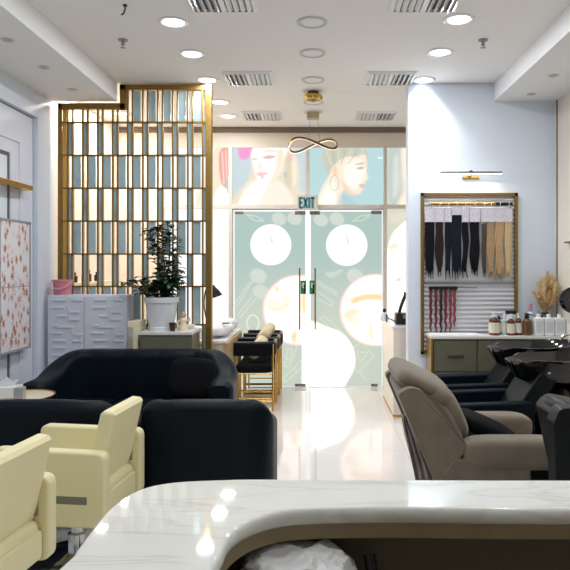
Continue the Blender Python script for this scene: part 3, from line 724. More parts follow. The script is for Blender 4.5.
def leaf(p, d, s):
    d = d.normalized(); sd = d.cross(Vector((0, 0, 1)))
    if sd.length < .1: sd = Vector((1, 0, 0))
    sd.normalize(); u = sd.cross(d); t = bmesh.new()
    prof = ((0, .0, 0), (.25, .32, .05), (.55, .38, .06), (.8, .24, 0), (1, 0, -.12))
    mid = [t.verts.new(p+d*s*a+u*s*(c-.03)) for a, b, c in prof]
    for sg in (-1, 1):
        e_ = [t.verts.new(p+d*s*a+sd*sg*s*b+u*s*(c+.05)) for a, b, c in prof[1:4]]
        ch_ = [mid[0]]+e_+[mid[4]]
        for i in range(4):
            q = [mid[i], ch_[i], ch_[i+1], mid[i+1]]; q2 = []
            for v in q:
                if v not in q2: q2.append(v)
            if len(q2) > 2: t.faces.new(q2)
    leaves.merge(t)
base = Vector((px_, py_, lz+.29)); rnd = random.Random(11)
def sten(pts, rad, nl, ls, spread=.05):
    q = smooth_open(pts, 8); stems.tube(q, [rad*(1-.6*i/len(q)) for i in range(len(q))], 6)
    for i in range(int(nl*1.4)):
        k = rnd.random()**.8; p = q[min(int((.12+.88*k)*len(q)), len(q)-1)]
        a = rnd.uniform(0, 2*PI); d = Vector((math.cos(a), math.sin(a)*.8, rnd.uniform(-.5, .5)))
        pp = p+d*rnd.uniform(.0, spread); stems.cyl(p, pp, .0025, n=4) if (pp-p).length > .01 else None
        leaf(pp, d, ls*1.3*rnd.uniform(.75, 1.3))
tp = lambda a, b, dy=0: P(a, b, py_+dy)
sten([base, tp(160, 275), tp(157, 250), tp(158, 228)], .011, 54, .062, .07)
sten([base+Vector((.03, 0, 0)), tp(168, 270, .05), tp(170, 245, .03), tp(167, 222, .02)], .010, 50, .06, .06)
sten([base+Vector((.02, -.03, 0)), tp(164, 260, -.06), tp(152, 240, -.05), tp(150, 230, -.05)], .008, 26, .055, .05)
sten([base+Vector((-.03, 0, 0)), tp(150, 286, -.05), tp(140, 281, -.06), tp(128, 284, -.07)], .008, 24, .07, .04)
sten([base+Vector((-.03, .03, 0)), tp(150, 292, .0), tp(142, 290, .0), tp(134, 279, -.02)], .007, 18, .06, .04)
sten([base, tp(166, 285, -.08), tp(174, 280, -.08), tp(179, 283, -.1)], .008, 34, .072, .06)
sten([base, tp(160, 290, -.08), tp(158, 282, -.1), tp(168, 274, -.1)], .008, 44, .07, .07)
sten([base, tp(170, 292, .05), tp(172, 276, .05), tp(175, 268, .05)], .008, 34, .065, .06)
obj('stems', stems, M_stem, pt); obj('foliage', leaves, M_leaf, pt, ang=60)
cp = Vector((X(172.5, 6.02), 6.02, lz))
tag(obj('cup', MB().lathe([(.001, 0), (.024, 0), (.036, .08), (.033, .082), (.022, .008), (.001, .006)], cp, 20), M_brown), 'small dark brown cup beside the white plant pot', 'cup')
fp = Vector((X(183.5, 6.1), 6.1, lz))
fg = thing('figurine', 'small cream and tan figurine on the low cabinet beside the pot', 'figurine', fp)
obj('body', MB().lathe([(.001, 0), (.045, 0), (.048, .02), (.03, .07), (.036, .1), (.02, .125), (.001, .13)], fp, 18), mat('figurine_cream', (232, 214, 186), .5), fg)
obj('head', MB().sq(fp+Vector((0, 0, .152)), (.055, .05, .06), 1, 1, 16, 10), mat('figurine_tan', (196, 160, 120), .5), fg)
a_ = MB(); a_.tube([fp+Vector((-.03, 0, .1)), fp+Vector((-.06, -.01, .08)), fp+Vector((-.05, -.02, .03))], .01, 8); a_.tube([fp+Vector((.03, 0, .1)), fp+Vector((.06, -.01, .09)), fp+Vector((.062, -.02, .13))], .01, 8)
obj('arms', a_, MATS['figurine_cream'], fg)
tag(obj('bowl', MB().lathe([(.001, 0), (.03, 0), (.055, .035), (.058, .04), (.05, .038), (.001, .01)], (X(190, 6.25), 6.25, lz), 20), M_whiteg), 'little white bowl at the right end of the low cabinet', 'bowl')

# ------------------------------------------------------------- manicure desk, lamp, chairs
dy0, dy1, dz = 6.72, 8.0, .84
dxr = -.968
dk = thing('manicure_desk', 'cream manicure desk with wooden edge just right of the gold screen', 'desk', (dxr-.3, 7.3, 0))
obj('desk_top', B(dxr-.62, dxr, dy0, dy1, dz-.03, dz, bev=.004), M_whiteg, dk)
obj('wood_edge', B(dxr-.02, dxr+.012, dy0, dy1, dz-.14, dz-.03), M_wood, dk)
obj('body', B(dxr-.60, dxr-.02, dy0+.02, dy1-.02, 0, dz-.03), mat('desk_body', (206, 196, 170), .5), dk)
def lump(p): return Vector((p.x*(1+.12*math.sin(p.y*9)), p.y, p.z*(1+.3*math.sin(p.x*14)*math.cos(p.y*7))))
tw = MB().sq((dxr-.22, 7.15, dz+.085), (.42, .62, .14), .8, .7, 28, 14, warp=lump)
tag(obj('towel', tw, M_towel), 'crumpled white towel heaped on the manicure desk', 'towel')
tw = MB().sq((dxr-.17, 7.68, dz+.085), (.3, .36, .14), .8, .7, 28, 14, warp=lump)
tag(obj('towel', tw, M_towel), 'white towel with a pinkish fold at the far end of the desk', 'towel')
rm = MB().box(X(226, 7.0)-.04, X(226, 7.0)+.04, 6.98, 7.02, dz+.158, dz+.172, bev=.004)
tag(obj('remote', rm, M_blackp), 'small black device lying on the white towel', 'device')
ly = 7.35; lxx = X(209, ly)
dlm = thing('desk_lamp', 'black desk lamp with a cone shade half behind the screen post', 'lamp', (lxx-.02, ly+.2, dz))
obj('base', MB().lathe([(.001, 0), (.07, 0), (.07, .015), (.015, .02), (.001, .022)], (lxx-.05, ly+.28, dz), 24), M_blackp, dlm)
obj('arm', MB().tube(smooth_open([(lxx-.05, ly+.28, dz+.015), (lxx-.1, ly+.25, dz+.3), (lxx-.06, ly+.12, dz+.52), (lxx+.03, ly, dz+.6)], 6), .008, 8), M_blackp, dlm)
tiltm = Matrix.Translation((X(213, ly), ly, Z(287, ly))) @ Matrix.Rotation(-.35, 4, 'Y')
obj('shade', MB().lathe([(.001, .02), (.02, .02), (.028, -.01), (.055, -.06), (.075, -.125), (.07, -.125), (.02, -.01), (.001, 0)], (0, 0, 0), 24, mtx=tiltm), M_blackp, dlm)

def manicure_chair():
    r = thing('manicure_chair', 'x', 'chair', (0, 0, 0), 'manicure chairs')
    hw, hd = .20, .235                                             # half depth along Y, half along X
    s_ = MB().sq((0, 0, .475), (.44, .40, .11), .45, .35, 28, 12); obj('seat', s_, M_black, r)
    path = [(-.23, -.205)]+[(.12+.11*math.sin(a), -.095-.11*math.cos(a)) for a in [PI/2*i/6 for i in range(7)]]+[(.12+.11*math.cos(a), .095+.11*math.sin(a)) for a in [PI/2*i/6 for i in range(7)]]+[(-.23, .205)]
    rings = []
    for i, (x, y) in enumerate(path):
        a = Vector(path[max(i-1, 0)]); b = Vector(path[min(i+1, len(path)-1)]); d = (b-a).normalized(); n = Vector((-d.y, d.x))
        rg = []
        for k in range(12):
            t = 2*PI*k/12; u = .018*math.copysign(abs(math.cos(t))**.6, math.cos(t)); v = .075*math.copysign(abs(math.sin(t))**.6, math.sin(t))
            rg.append(Vector((x+n.x*u, y+n.y*u, .70+v)))
        rings.append(rg)
    obj('back_band', MB().loft(rings), M_black, r)
    t_ = MB().tube([Vector((x, y, .775)) for x, y in path], .017, 10); obj('top_roll', t_, mat('black_leather', (16, 16, 20), .35), r)
    for x, y in ((-.22, -.19), (.215, -.19), (-.22, .19), (.215, .19)):
        obj('leg', MB().cyl((x, y, 0), (x, y, .76 if x > 0 else .66), .011, n=10), M_brass, r)
    for y in (-.19, .19):
        for z, q in ((.02, .009), (.14, .007), (.42, .009)): obj('side_rail', MB().cyl((-.22, y, z), (.215, y, z), q, n=8), M_brass, r)
    return r
mc = manicure_chair(); mcx = (X(234, 7.05)+X(273.5, 7.05))/2
MCY = (7.25, 7.70, 8.15)
for i, y in enumerate(MCY):
    o = mc if i == 0 else copy_tree(mc)
    o.location = (mcx+.012*i, y, 0); o['label'] = ['black manicure chair with brass legs, front one of the row', 'black manicure chair with brass legs, middle one of the row', 'black manicure chair with brass legs, last one nearest the glass doors'][i]
for i, y in enumerate(MCY):
    mt = Matrix.Rotation(.62-.06*i, 4, 'Y') @ Matrix.Rotation(.3, 4, 'X')
    lf = .66 if i == 0 else .70
    c_ = MB().sq((mcx+.03+.012*i, y+.0, .745 if i else .70), (.15, .25, .33 if i else .27), .6, .6, 20, 12, mtx=mt)
    tag(obj('cushion', c_, M_cushion), ['cream cushion standing on the front manicure chair', 'cream cushion leaning on the middle manicure chair', 'cream cushion leaning on the last manicure chair'][i], 'cushion', 'cushions on the manicure chairs')

# ------------------------------------------------------------- desk by the entrance, right
ry0, ry1, rx, rz_ = 6.775, 7.82, .845, .994
rd = thing('entrance_desk', 'cream white reception desk beside the glass doors behind the partition', 'desk', (rx+.3, 7.3, 0))
obj('body', B(rx, rx+.7, ry0, ry1, .02, rz_-.03, bev=.004), mat('desk_cream', (240, 228, 216), .3), rd)
obj('desk_top', B(rx-.012, rx+.71, ry0-.012, ry1+.01, rz_-.03, rz_, bev=.004), M_whiteg, rd)
obj('plinth', B(rx-.004, rx+.7, ry0-.006, ry1, 0, .02), M_brass, rd)
tx, ty = X(401, 7.0), 7.0
tl = thing('telephone', 'black desk telephone with raised handset on the entrance desk', 'telephone', (tx, ty, rz_))
obj('body', B(tx-.065, tx+.075, ty-.08, ty+.1, rz_, rz_+.13, bev=.012), M_blackp, tl)
obj('handset', MB().tube(smooth_open([(tx-.02, ty, rz_+.13), (tx+.0, ty, rz_+.2), (tx+.03, ty, rz_+.28), (tx+.062, ty, rz_+.355)], 5), [.018]*14+[.03]*2, 10), M_blackp, tl)
obj('screen', B(tx+.01, tx+.06, ty-.085, ty-.079, rz_+.07, rz_+.11), M_steel, tl)
bx_, by_ = X(384.5, 7.45), 7.45
pf = thing('perfume_bottle', 'small white bottle with a black ball cap on the entrance desk', 'bottle', (bx_, by_, rz_))
obj('body', MB().lathe([(.001, 0), (.045, 0), (.05, .02), (.04, .07), (.018, .1), (.001, .1)], (bx_, by_, rz_), 20), M_pot, pf)
obj('cap', MB().sq((bx_, by_, rz_+.122), (.045, .045, .05), 1, 1, 14, 8), M_blackp, pf)
cb = MB().tube(smooth_open([(tx-.06, ty-.02, rz_+.02), (tx-.1, ty, rz_+.05), (tx-.13, ty+.08, rz_+.06), (tx-.15, ty+.14, rz_+.1), (tx-.14, ty+.2, rz_+.006)], 6), .007, 8)
tag(obj('phone_cord', cb, M_blackp), 'short black cord curling beside the telephone', 'cord')

# ------------------------------------------------------------- hair extension display on the partition
dy = YP-.03
dx0, dx1, dz1, dz0 = X(421, dy), X(517.5, dy), Z(193, dy), Z(354, dy)
dp = thing('hair_display', 'gold framed white slatted wall panel displaying hair pieces', 'display panel', ((dx0+dx1)/2, dy, dz0))
f_ = MB(); t = .03
f_.box(dx0, dx0+t, dy-.015, YP, dz0, dz1); f_.box(dx1-t, dx1, dy-.015, YP, dz0, dz1); f_.box(dx0, dx1, dy-.015, YP, dz1-t, dz1); f_.box(dx0, dx1, dy-.015, YP, dz0, dz0+t)
obj('frame', f_, M_gold, dp)
s_ = MB(); z = dz0+t; pitch = .0465
pts = []
while z < dz1-t-pitch*.5:
    for k in range(7):
        a = PI*k/6; pts.append((YP-.006-.018*math.sin(a), z+pitch*.8*(k/6)))
    z += pitch
pts = [(YP-.001, dz0+t)]+pts+[(YP-.001, z)]
s_.prism(pts, 'x', dx0+t, dx1-t)
obj('slat_panel', s_, mat('white_slats', (214, 214, 220), .45), dp)
obj('backing_sheet', B(X(425, dy), X(512.5, dy), dy-.008, dy-.004, Z(279.5, dy), Z(208, dy)), mat('backing_grey', (196, 196, 198), .5), dp)
obj('ledge', B(X(424, dy), X(513, dy), dy-.03, dy, Z(281.5, dy), Z(279.5, dy)), mat('ledge_grey', (170, 170, 172), .5), dp)
r_ = MB(); r_.cyl((X(428, dy), dy-.05, Z(204.5, dy)), (X(494, dy), dy-.05, Z(204.5, dy)), .016, n=12); obj('hanging_rail', r_, M_brass, dp)
r_ = MB(); r_.cyl((X(494, dy), dy-.05, Z(204.5, dy)), (X(511, dy), dy-.05, Z(204.5, dy)), .017, n=12); obj('rail_end', r_, M_blackp, dp)
for px in (432, 468.5, 508): obj('bracket', B(X(px, dy)-.012, X(px, dy)+.012, dy-.055, dy, Z(204.5, dy)-.022, Z(204.5, dy)+.022), M_whiteg, dp)
hcol = {'b': mat('black_hair', (18, 18, 24), .45, var=(60, .4), spec=.15), 'n': mat('blue_black_hair', (24, 28, 40), .45, var=(60, .4), spec=.15), 'k': mat('dark_brown_hair', (44, 34, 32), .45, var=(60, .4), spec=.15), 'm': mat('brown_hair', (74, 60, 48), .42, var=(60, .3)),
        'l': mat('light_brown_hair', (176, 142, 106), .42, var=(60, .25)), 'd': mat('dark_blond_hair', (188, 154, 114), .42, var=(60, .25)), 'y': mat('pale_blond_hair', (206, 180, 138), .42, var=(60, .2)),
        'r': mat('dark_red_hair', (104, 34, 40), .4, var=(60, .4)), 'q': mat('black_red_hair', (48, 20, 26), .4, var=(60, .4)), 'p': mat('rose_red_hair', (134, 56, 60), .4, var=(60, .3))}
def lock(mb, xa, xb, za, zb, y, wav=0, ph=0, taper=.8, freq=2.2, th=.012):
    rings = []; n = 26; cx_ = (xa+xb)/2; hw = (xb-xa)/2
    for i in range(n+1):
        t = i/n; c = cx_+wav*math.sin(t*freq*2*PI+ph)*(.25+.75*t); w_ = hw*(1-(1-taper)*t**2.2)*(1-.45*max(0, t-.86)/.14)
        rg = []
        for k in range(14):
            a = 2*PI*k/14; rip = 1+.16*math.cos(a*7+t*3)
            rg.append(Vector((c+w_*math.cos(a), y+th*rip*math.sin(a), za+(zb-za)*t+.01*math.sin(k*2.3)*(t**6))))
        rings.append(rg)
    mb.loft(rings)
hl = [(425, 434.6, 221, 277.6, 'b', 0, 'straight black hair piece at the left end of the rail'),
      (435.6, 443.4, 221, 276.5, 'k', .008, 'wavy dark brown hair piece second from the left on the rail'),
      (445, 451.3, 221, 278, 'n', .002, 'narrow blue-black hair piece left of the widest one'),
      (451.3, 461.8, 214.5, 278.6, 'n', .0, 'widest blue-black hair piece hanging from above the lace row'),
      (462.4, 468.4, 223, 278, 'b', .012, 'slim curled black hair piece right of the widest one'),
      (470, 479.6, 222.5, 277, 'b', .004, 'black hair piece with a pointed end beside the brown strand'),
      (481.6, 486.4, 225, 278.5, 'm', .003, 'thin brown strand between the black and light brown pieces'),
      (487, 494.8, 222, 279, 'l', .006, 'light brown hair piece beside the thin brown strand'),
      (495.2, 504.4, 222, 279, 'd', .006, 'dark blond hair piece second from the right on the rail'),
      (505, 512.2, 222, 279, 'y', .002, 'pale blond hair piece at the right end of the rail')]
for i, (a, b, c, d, k, wv, lb) in enumerate(hl):
    yy = dy-.05; t = thing('hair_extension', lb, 'hair extension', (X((a+b)/2, yy), yy, Z(d, yy)), 'hair pieces on the rail')
    m_ = MB(); rh = random.Random(i*7+1); w_ = b-a
    lock(m_, X(a+.3, yy), X(b-.3, yy), Z(c-1, yy), Z(d-5-rh.random()*3, yy), yy+.012, wv*.6, i, .66 if i == 5 else .8, 1.3)
    for j in range(max(2, int(w_/2.2))):
        q0 = a+(w_-2.6)*j/max(1, int(w_/2.2)-1); lock(m_, X(q0, yy), X(q0+2.6, yy), Z(c-1, yy), Z(d+1-rh.random()*5, yy), yy+.006+.006*rh.random(), wv*1.3+.004*rh.random(), i+j*1.7, .35, 1.1+.5*rh.random(), .008)
    obj('hair', m_, hcol[k], t)
    zt_, zb_ = Z(208.5 if i != 3 else 207, yy), Z(222 if i != 3 else 215, yy); xa, xb = X(a-.3, yy), X(b+.3, yy)
    pl = [(xa, zt_), (xb, zt_)]+[(xb-(xb-xa)*j/8, zb_-.006*(j % 2)+.003) for j in range(9)]
    obj('lace_header', MB().prism(pl, 'y', yy-.005, yy-.001), M_lace, t)
    hk = MB().tube(smooth_open([((xa+xb)/2, yy-.003, zt_-.01), ((xa+xb)/2, yy-.012, zt_+.02), ((xa+xb)/2, yy-.02, Z(204.5, yy)+.02), ((xa+xb)/2, yy+.005, Z(204.5, yy)+.021)], 4), .003, 6); obj('hook', hk, M_whiteg, t)
xr = MB().box(X(428.5, dy), X(457, dy), dy-.04, dy-.03, Z(289, dy), Z(286.6, dy)); 
clip = thing('clip_rail', 'thin black rail holding the wavy red hair strands', 'rail', (X(443, dy), dy, Z(289, dy)))
obj('rail_bar', xr, M_blackp, clip); obj('clear_bar', B(X(457, dy), X(476, dy), dy-.04, dy-.03, Z(288, dy), Z(286.8, dy)), M_steel, clip)
obj('standoff', B(X(442, dy), X(444, dy), dy-.035, dy-.005, Z(289, dy), Z(287, dy)), M_steel, clip)
for i, (px, k, zb_, lb) in enumerate(((430.8, 'r', 331, 'wavy dark red hair strand, leftmost under the black rail'), (436, 'r', 331.5, 'wavy dark red hair strand, second under the black rail'), (441, 'q', 332, 'wavy near-black hair strand among the red ones'),
                                    (445.7, 'r', 331, 'wavy dark red hair strand just right of the near-black one'), (450.5, 'p', 331.5, 'long rose red wavy strand, second from the right'), (454.6, 'p', 326, 'short rose red wavy strand, rightmost under the black rail'))):
    yy = dy-.045; m_ = MB(); lock(m_, X(px-1.5, yy), X(px+1.5, yy), Z(288, yy), Z(zb_, yy), yy, .0065, i*1.1, .7, 4.2, .008)
    t = thing('hair_strand', lb, 'hair extension', (X(px, yy), yy, Z(zb_, yy)), 'wavy strands under the rail')
    obj('hair', m_, hcol[k], t); obj('clip', B(X(px-1.9, yy), X(px+1.9, yy), yy-.009, yy+.009, Z(290.2, yy), Z(286.4, yy)), M_blackp, t)
# picture light
yy = YP; pl = thing('picture_light', 'slim bar wall lamp glowing above the hair display', 'wall lamp', (X(470, yy), yy, Z(178, yy)))
zb_ = Z(172.5, yy-.12)
obj('lamp_bar', MB().cyl((X(440.5, yy-.12), yy-.12, zb_), (X(502, yy-.12), yy-.12, zb_), .012, n=12), M_steel, pl)
obj('light_strip', B(X(441, yy-.12), X(501.5, yy-.12), yy-.126, yy-.112, zb_-.016, zb_-.010), mat('bar_glow', (255, 255, 250), .5, emit=6), pl)
obj('wall_plate', B(X(462, yy), X(478.5, yy), yy-.02, yy-.0, Z(179, yy), Z(176, yy), bev=.004), M_brass, pl)
obj('bracket', MB().tube([(X(470, yy), yy-.01, Z(177.5, yy)), (X(470, yy), yy-.06, Z(176.5, yy)), (X(471, yy-.12), yy-.12, zb_)], .007, 8), M_brass, pl)
obj('knob', MB().sq((X(471, yy-.12), yy-.12, zb_+.012), (.04, .03, .02), 1, 1, 10, 6), M_blackp, pl)
l = bpy.data.lights.new('bar_lamp', 'AREA'); l.shape = 'RECTANGLE'; l.size = .6; l.size_y = .015; l.energy = 3.2; l.color = (1, .97, .92)
lo = bpy.data.objects.new('bar_light', l); COL.objects.link(lo); lo.parent = pl
lo.location = Vector((X(471, yy-.12), yy-.119, zb_-.02))-pl.location; lo.rotation_euler = (math.radians(-25), 0, 0)

# ------------------------------------------------------------- right low cabinet
cy0 = 6.07; cz = Z(336, cy0); c0 = 1.127
rc = thing('low_cabinet', 'low olive cabinet with white top under the hair display', 'cabinet', (1.75, 6.2, 0))
obj('carcass', B(c0+.03, XR-.01, cy0+.02, YP-.06, .0, cz-.035), M_olive, rc)
obj('side_panel', B(c0, c0+.03, cy0, YP-.06, 0, cz-.005), mat('satin_gold', (214, 170, 92), .3, .8), rc)
obj('top', B(c0-.005, XR-.01, cy0-.012, YP-.06, cz-.03, cz, bev=.004), M_ctop, rc)
for col_, (a, b) in enumerate(((433, 476.6), (478, 521.5), (523, 567))):
    for (z0_, z1_) in ((Z(371.5, cy0), cz-.045), (Z(371.5, cy0)-.31, Z(371.5, cy0)-.01)):
        d_ = obj('drawer', B(X(a, cy0), X(b, cy0), cy0, cy0+.02, z0_, z1_, bev=.003), M_olive, rc)
        hx = X((a+b)/2+.8, cy0); hz = (z0_+z1_)/2
        obj('handle', MB().sq((hx, cy0-.006, hz), (.165, .018, .028), .5, .8, 18, 8), mat('dark_pull', (72, 66, 54), .4), d_)
tag(obj('paper_sheet', B(X(431, 6.15), X(479, 6.15), 6.09, 6.27, cz, cz+.012, bev=.003), M_whiteg), 'flat white tray lying on the left end of the olive cabinet', 'tray')
# bottles on it
def rbottle(name, lb, px0, px1, ptop, Y, m, cap, label=True, pump=False, neck=.4, cat='bottle'):
    xc = X((px0+px1)/2, Y); r = (px1-px0)/2*Y/F; h_ = max(Z(ptop, Y)-cz, .08); t = thing(name, lb, cat, (xc, Y, cz), 'bottles on the olive cabinet'); c = (xc, Y, cz)
    hb = h_*.7
    obj('body', MB().lathe([(.001, 0), (r*.94, 0), (r, .008), (r, hb*.9), (r*.8, hb), (r*neck, hb+.012), (r*neck, hb+.02), (.001, hb+.02)], c, 24), m, t)
    if label: obj('paper_label', MB().lathe([(r+.0005, hb*.15), (r+.0015, hb*.16), (r+.0015, hb*.78), (r+.0005, hb*.79)], c, 24), M_label, t)
    if pump:
        obj('pump', MB().lathe([(.001, hb+.018), (r*.5, hb+.018), (r*.5, hb+.045), (r*.2, hb+.05), (r*.2, h_-.012), (r*.55, h_-.012), (r*.55, h_), (.001, h_)], c, 16), cap, t)
        obj('spout', MB().cyl((xc, Y, h_-.008+cz), (xc+r*1.1, Y-.01, h_-.012+cz), .006, .004, 8), cap, t)
    else: obj('cap', MB().lathe([(.001, hb+.016), (r*neck*1.2, hb+.016), (r*neck*1.2, h_), (.001, h_)], c, 18), cap, t)
rbottle('pump_bottle', 'amber pump bottle with white label and white pump, leftmost of the bottles', 489, 500, 312, 6.16, M_amber, M_whiteg, pump=True)
rbottle('product_bottle', 'small black-capped bottle just behind the leftmost amber pump bottle', 496.5, 501.5, 316, 6.26, mat('dark_green_bottle', (40, 60, 50), .3), M_blackp)
rbottle('product_bottle', 'pale blue bottle between the amber bottles', 501.4, 507, 313.5, 6.2, M_teal, M_whiteg)
rbottle('amber_bottle', 'amber bottle with cream label and pump, second from the left', 507.2, 514.8, 314, 6.14, M_amber, M_whiteg, pump=True)
rbottle('amber_bottle', 'amber bottle with cream label standing beside the brown pump bottle', 515.2, 521.6, 313, 6.16, M_amber, M_label)
rbottle('pump_bottle', 'brown bottle with black pump and round emblem left of the white bottles', 522.4, 531.6, 313.5, 6.14, mat('brown_wrap', (98, 70, 40), .4), M_blackp, label=False, pump=True)
xc = X(511, 6.26); t = thing('cream_jar', 'white jar with black lid behind the amber bottles', 'jar', (xc, 6.26, cz), 'bottles on the olive cabinet')
obj('body', MB().lathe([(.001, 0), (.05, 0), (.052, .01), (.052, .2), (.001, .2)], (xc, 6.26, cz), 24), M_whiteg, t); obj('lid', MB().lathe([(.001, .2), (.055, .2), (.055, .235), (.001, .237)], (xc, 6.26, cz), 24), M_blackp, t)
rbottle('product_bottle', 'clear pale bottle with pinkish cap behind the brown pump bottle', 527, 534, 303.5, 6.26, M_teal, M_pink, label=False)
for i, (a, b, lb) in enumerate(((533.4, 543, 'white square bottle, left one of three beside the dried grass'), (543.6, 553.4, 'white square bottle, middle one of three below the dried grass'), (554, 564.4, 'white square bottle, right one of three next to the wall'))):
    Y = 6.13; x0_, x1_ = X(a, Y), X(b, Y); h_ = Z(317.5, Y)-cz; xm_ = (x0_+x1_)/2; t = thing('square_bottle', lb, 'bottle', (xm_, Y, cz), 'white square bottles')
    obj('body', B(x0_, x1_, Y-.04, Y+.04, cz, cz+h_, bev=.012, seg=3), M_whiteg, t)
    obj('cap', MB().lathe([(.001, 0), (.02, 0), (.02, .03), (.017, .034), (.001, .034)], (xm_, Y, cz+h_), 16), M_whiteg, t)
    obj('label_panel', B(x0_+.014, x1_-.014, Y-.0415, Y-.04, cz+h_*.18, cz+h_*.8), mat('pale_grey_label', (214, 216, 222), .5), t)
# dried grass in a vase
vy = 6.24; vx = X(545, vy)
vs = thing('dried_grass_vase', 'brown vase of tan dried pampas grass behind the white square bottles', 'vase', (vx, vy, cz))
obj('vase', MB().lathe([(.001, 0), (.05, 0), (.06, .06), (.05, .15), (.03, .2), (.038, .22), (.03, .22), (.024, .2), (.001, .19)], (vx, vy, cz), 24), mat('dark_vase', (58, 52, 40), .3), vs)
rnd = random.Random(5)
tops = [(547.5, 272, 0, 1), (540, 284, .02, 0), (552, 279, .05, 0), (559, 281, .02, 1), (561, 291, -.03, 0), (536.5, 294, -.02, 0), (556, 287, -.05, 0), (544, 281, -.03, 0), (560, 300, .0, 1), (551, 290, -.06, 1), (540, 300, -.05, 1)]
for (a, b, dd, dk_) in tops:
    p0 = Vector((vx, vy, cz+.15)); p2 = P(a, b, vy+dd); p2.x = min(p2.x, XR-.05); p1 = p0.lerp(p2, .45)+Vector((0, 0, .03))
    q = smooth_open([p0, p1, p2], 8); n = len(q)
    rr = [.004 if i < n*.35 else (.006+.030*math.sin(PI*min(1, (i-n*.35)/(n*.66)))**.8)*(.6 if dk_ else 1.3)*(1+.18*math.sin(i*5)) for i in range(n)]
    pm = MB().tube(q, [r_*(1 if dk_ else .45) for r_ in rr], 7)
    for k in range(46 if dk_ else 110):
        j = int(n*(.34+.62*rnd.random())); j = min(j, n-2); d = (q[j+1]-q[j]).normalized()
        v = Vector((rnd.uniform(-1, 1), rnd.uniform(-.7, .7), rnd.uniform(-.4, .8)))*(.35 if dk_ else .75)
        L = rnd.uniform(.03, .06)*(.7 if dk_ else 1.25); e0 = q[j]+(d+v).normalized()*L; e1 = e0+(d*.4+v*.6+Vector((0, 0, -.35))).normalized()*L*.5
        for z_ in (e0, e1): z_.x = min(z_.x, XR-.02); z_.y = min(z_.y, YP-.02)
        pm.tube([q[j], e0, e1], [.0028, .0024, .0008], 4)
    obj('plume', pm, M_pampasd if dk_ else M_pampas, vs)
# black dryer on the right wall
hy, hz = 5.95, Z(300, 5.95); hx = X(572, 5.95)
hd = thing('wall_dryer', 'black round dryer head with a pale hub on the right wall', 'hair dryer', (hx, hy, hz))
rx_ = Matrix.Translation((hx, hy, hz)) @ Matrix.Rotation(PI/2, 4, 'X')
obj('hood', MB().lathe([(.001, -.05), (.08, -.05), (.118, -.02), (.125, .02), (.1, .045), (.05, .05), (.001, .05)], (0, 0, 0), 32, mtx=rx_), M_gloss, hd)
obj('hub', MB().lathe([(.001, .048), (.04, .05), (.034, .062), (.001, .066)], (0, 0, 0), 24, mtx=rx_), M_steel, hd)
obj('wall_arm', MB().cyl((hx, hy+.03, hz), (XR, hy+.03, hz+.02), .02), M_blackp, hd)
tag(obj('wall_shelf', B(XR-.05, XR, 5.6, 6.02, Z(243, 5.9), Z(243, 5.9)+.018), M_gold), 'thin dark ledge on the right wall above the dryer', 'shelf')

# ------------------------------------------------------------- big sofa
def tub(mb, x0, x1, yb, yf, R, th, zb, hf, n_c=10, tuft=0):
    """U shaped wall: back at yb, arms end at yf; hf(s) gives the top, s=0 back middle .. 1 arm front"""
    sg = 1 if yf > yb else -1
    path = [Vector((x0, yf)), Vector((x0, yf-sg*.04))]
    ya = yb+sg*R
    for i in range(1, 5): path.append(Vector((x0, yf-sg*.04)).lerp(Vector((x0, ya)), i/4))
    for i in range(1, n_c+1):
        a = PI/2*i/n_c; path.append(Vector((x0+R-R*math.cos(a), ya-sg*R*math.sin(a))))
    nb = 60
    for i in range(1, nb+1): path.append(Vector((x0+R, yb)).lerp(Vector((x1-R, yb)), i/nb))
    for i in range(1, n_c+1):
        a = PI/2*i/n_c; path.append(Vector((x1-R+R*math.sin(a), ya-sg*R*math.cos(a))))
    for i in range(1, 5): path.append(Vector((x1, ya)).lerp(Vector((x1, yf-sg*.04)), i/4))
    path.append(Vector((x1, yf)))
    L = [0]
    for a, b in zip(path, path[1:]): L.append(L[-1]+(b-a).length)
    rings = []
    for i, p in enumerate(path):
        d = (path[min(i+1, len(path)-1)]-path[max(i-1, 0)]).normalized(); n = Vector((d.y, -d.x))*(1 if sg < 0 else -1)   # inward
        s = abs(L[i]/L[-1]-.5)*2; h = hf(s); tt = th
        if tuft: tt = th+.02*abs(math.sin(PI*L[i]/tuft))**.5
        end = (i in (0, len(path)-1)); k = .025 if end else 0
        rg = []; r = min(.07, tt/2-.002)
        prof = [(k, zb), (k, h-r)]+[(r+k*.5-(r-k*.5)*math.cos(a), h-r+(r-k)*math.sin(a)) for a in [PI/2*j/5 for j in range(1, 6)]]+[(tt-r+(r-k)*math.sin(a), h-r+(r-k)*math.cos(a)) for a in [PI/2*j/5 for j in range(0, 6)]]+[(tt-k, zb)]
        for o_, z in prof: rg.append(Vector((p.x+n.x*o_, p.y+n.y*o_, z)))
        rings.append(rg)
    mb.loft(rings); return mb
def sm(a, b, x):
    t = max(0, min(1, (x-a)/(b-a))); return t*t*(3-2*t)
sox0, sox1 = -2.46, -.69
so = thing('sofa', 'long dark navy three seat sofa with channelled curved back', 'sofa', ((sox0+sox1)/2, 5.45, 0))
obj('back_and_arms', tub(MB(), sox0, sox1, 5.88, 5.12, .42, .2, .1, lambda s: .875-.19*sm(.45, .86, s), tuft=.32), M_navy, so)
obj('base', B(sox0+.1, sox1-.1, 5.16, 5.78, .08, .3, bev=.02), M_navy, so)
for i in range(3):
    w_ = (sox1-sox0-.42)/3; a = sox0+.21+w_*i
    obj('seat_cushion', MB().sq((a+w_/2, 5.4, .37), (w_-.01, .58, .17), .35, .25, 32, 12), M_navy, so)
for x in (sox0+.15, sox1-.15):
    for y in (5.2, 5.8): obj('leg', MB().cyl((x, y, 0), (x, y, .1), .02, .026), M_brass, so)
